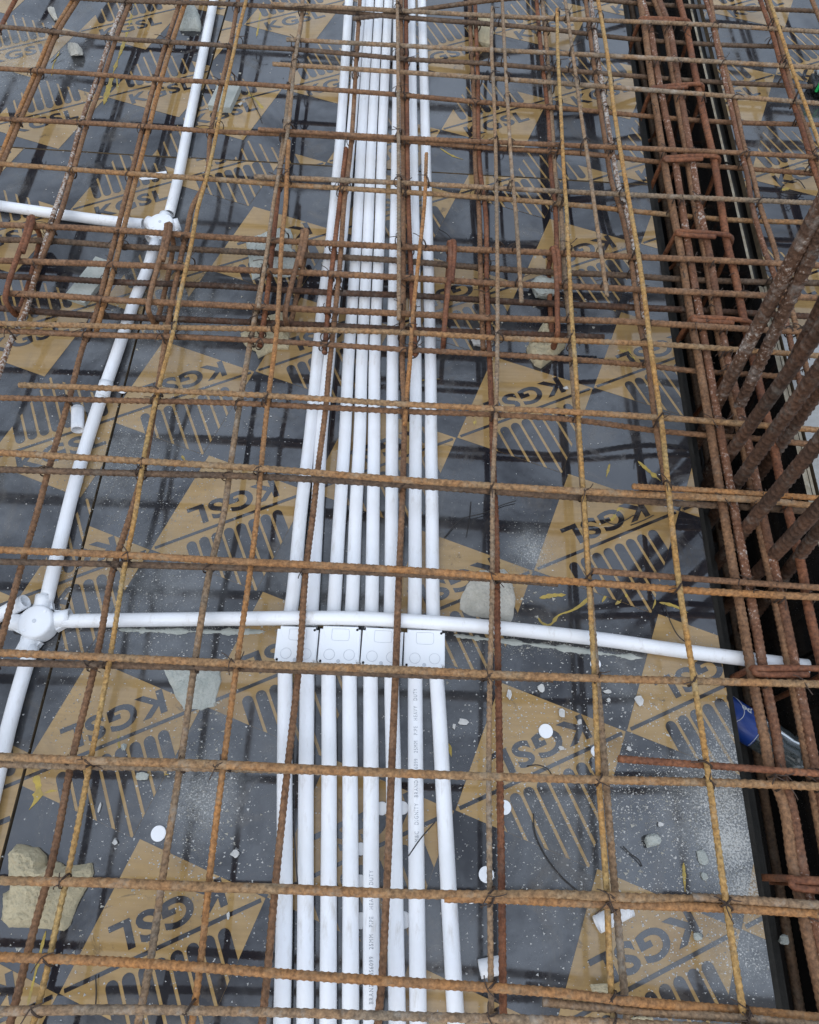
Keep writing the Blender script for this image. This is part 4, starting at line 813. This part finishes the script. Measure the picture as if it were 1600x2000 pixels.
# wire offcuts
WI = [('long thin black wire curl on the board below the right diamond', [(1042,1588),(1045,1625),(1065,1670),(1095,1710),(1130,1742)]), ('short black wire beside the rightmost far pipe before the beam cage', [(857,447),(872,456),(890,478)]),
 ('dark bent wire beside the thin yellow bar above the cross conduit', [(1298,1180),(1310,1215),(1328,1245),(1352,1262)]), ('twisted wire bunch on the dark board right of the bundle', [(868,1050),(900,1015),(945,1002),(985,985),(1008,978)]),
 ('upright leg of the twisted wire bunch right of the bundle', [(920,980),(918,1008),(912,1042)]), ('bent wire on the diamond right of the letters near the trench', [(1232,1026),(1262,1014),(1277,1006)]),
 ('curved wire over the yellow stained letters', [(1178,1016),(1200,1024),(1225,1014),(1238,1006)]), ('thin wire left of the bar on the bottom left diamond', [(187,1905),(188,1945),(187,1965)]),
 ('wire triangle on the far right board', [(1573,368),(1560,352),(1527,366),(1527,373),(1574,378)]), ('red brown wire curl at lower right', [(1217,1653),(1232,1668),(1248,1680),(1254,1692)]),
 ('thin wire on the tan mark right of the spacer block', [(488,178),(498,205),(511,232)]), ('black wire crossing the rightmost printed conduit', [(798,1672),(820,1640),(850,1605)]), ('thin wire between the first near pipes', [(574,1600),(578,1680),(583,1740)]),
 ('wire offcut under the letters of the right diamond', [(1030,1496),(1050,1494),(1070,1502),(1078,1514)]), ('short black wire left of the spacer block at upper left', [(100,122),(120,104)])]
for lb, p in WI:
    w = [P(x, y, .003 + (.026 if 'printed' in lb or 'near pipes' in lb else 0) + .006 * random.random()) for x, y in p]; path, s = smooth_path(w, .004); V, Q, T = tube_np(path, .0010, 6)
    tag(link('wire_offcut', np_mesh('wire_offcut', V - path[0], Q, T), M_wire, None, path[0]), lb, 'wire', 'wire offcuts on the boards')

# ------------------------------------------------------------------ bottle in the trench, tool at the right edge
def lathe(prof, seg=28):
    bm = bmesh.new(); rings = [[bm.verts.new((r * math.cos(t), r * math.sin(t), z)) for t in np.linspace(0, 2*math.pi, seg, endpoint=False)] for r, z in prof]
    for a, b in zip(rings[:-1], rings[1:]):
        for k in range(seg): bm.faces.new((a[k], a[(k+1) % seg], b[(k+1) % seg], b[k]))
    bm.faces.new(rings[0][::-1]); bm.faces.new(rings[-1]); return bm
M_pet = simple('bottle_plastic', (.10, .12, .12), .16, .4, .05, 20, ior=1.45, trans=.6)
M_blue = simple('blue_label', (.012, .05, .26), .35, .5, .12, 12)
M_white = simple('white_print', (.78, .8, .82), .5)
M_cap = simple('blue_cap', (.02, .08, .35), .4)
zb = -.0605
A = P(1428, 1398, zb); B = P(1545, 1470, zb); d = (B - A).normalized()
root = tag(empty('drink_bottle', A), 'clear drink bottle with a blue label lying in the trench', 'bottle')
root.rotation_euler = Matrix((d.cross(Vector((0, 0, 1))).normalized(), Vector((0, 0, 1)), -d)).transposed().to_euler()
# local: -z runs along the bottle axis, y is up
L_ = (B - A).length
body = lathe([(.010, .10), (.0115, .085), (.013, .07), (.0295, .03), (.0305, .01), (.0300, -.05), (.0308, -.052), (.0305, -.09), (.0285, -.10), (.0305, -.112), (.0295, -.135), (.022, -.14)])
link('bottle_body', bm_mesh('bottle_body', body, True), M_pet, root)
link('label_band', bm_mesh('label_band', lathe([(.0309, -.046), (.0311, -.045), (.0311, .015), (.0309, .016)]), True), M_blue, root)
link('cap', bm_mesh('cap', lathe([(.013, .098), (.014, .099), (.014, .115), (.013, .116)]), True), M_cap, root)
bm = bmesh.new(); tv, tt = text_tris('pe', .019, .0005); vs = []
for x, y in tv:
    a = (y - .005) / .0313 - .50; vs.append(bm.verts.new((.0315 * math.sin(a), .0315 * math.cos(a), x - .021)))
for t in tt:
    f = bm.faces.new([vs[q] for q in t])
bmesh.ops.recalc_face_normals(bm, faces=bm.faces); link('label_lettering', bm_mesh('label_lettering', bm), M_white, root)
th = np.linspace(-1.5, 1.5, 40)
for off, rr in ((-.044, .0005), (.002, .0006)):
    p = np.stack([.0313 * np.sin(th), .0313 * np.cos(th), off - (.012 * np.cos(th * 2.0) if off > -.03 else 0 * th)], 1); V, Q, T = tube_np(p, rr, 5); link('label_line', np_mesh('label_line', V, Q, T), M_white, root)
# green marked tool
M_blk = simple('black_rubber', (.012, .014, .014), .4, .5, .1)
M_grn = simple('green_plastic', (.02, .42, .10), .4, .5, .08)
M_sil = simple('grey_plastic', (.45, .47, .48), .35, .5, .1)
c = P(1606, 182, 0); root = tag(empty('tool_case', c), 'black tool with bright green markings at the right edge', 'tool')
bm = bmesh.new(); add_box(bm, (0, 0, .026), (.085, .075, .052)); bmesh.ops.bevel(bm, geom=bm.edges[:], offset=.014, segments=4, affect='EDGES'); link('case_body', bm_mesh('case_body', bm, True), M_blk, root)
bm = bmesh.new(); add_box(bm, (0, .020, .046), (.066, .034, .016)); bmesh.ops.bevel(bm, geom=bm.edges[:], offset=.005, segments=3, affect='EDGES'); link('case_top', bm_mesh('case_top', bm, True), M_sil, root)
bm = bmesh.new(); add_box(bm, (-.012, -.0385, .030), (.006, .004, .026)); add_box(bm, (-.001, -.0385, .040), (.018, .004, .006)); link('green_mark', bm_mesh('green_mark', bm), M_grn, root)
bm = bmesh.new(); add_box(bm, (-.034, -.030, .036), (.006, .006, .024), .6); link('green_mark', bm_mesh('green_mark', bm), M_grn, root)
bm = bmesh.new(); add_box(bm, (-.008, .004, .0515), (.05, .004, .003), .1); link('green_mark', bm_mesh('green_mark', bm), M_grn, root)
# paper scrap by the far round box
bm = bmesh.new(); vs = [bm.verts.new(P(x, y, z)) for x, y, z in ((272,349,.0015), (300,338,.004), (325,334,.006), (327,345,.004), (300,350,.0015), (278,352,.0012))]; f = bm.faces.new(vs); bm.normal_update()
if f.normal.z < 0: f.normal_flip()
e = bmesh.ops.extrude_face_region(bm, geom=[f]); [setattr(v.co, 'z', v.co.z + .0005) for v in e['geom'] if isinstance(v, bmesh.types.BMVert)]
bmesh.ops.recalc_face_normals(bm, faces=bm.faces)
tag(link('paper_scrap', bm_mesh('paper_scrap', bm), M_pvc2), 'torn white paper scrap behind the far round junction box', 'paper scrap')
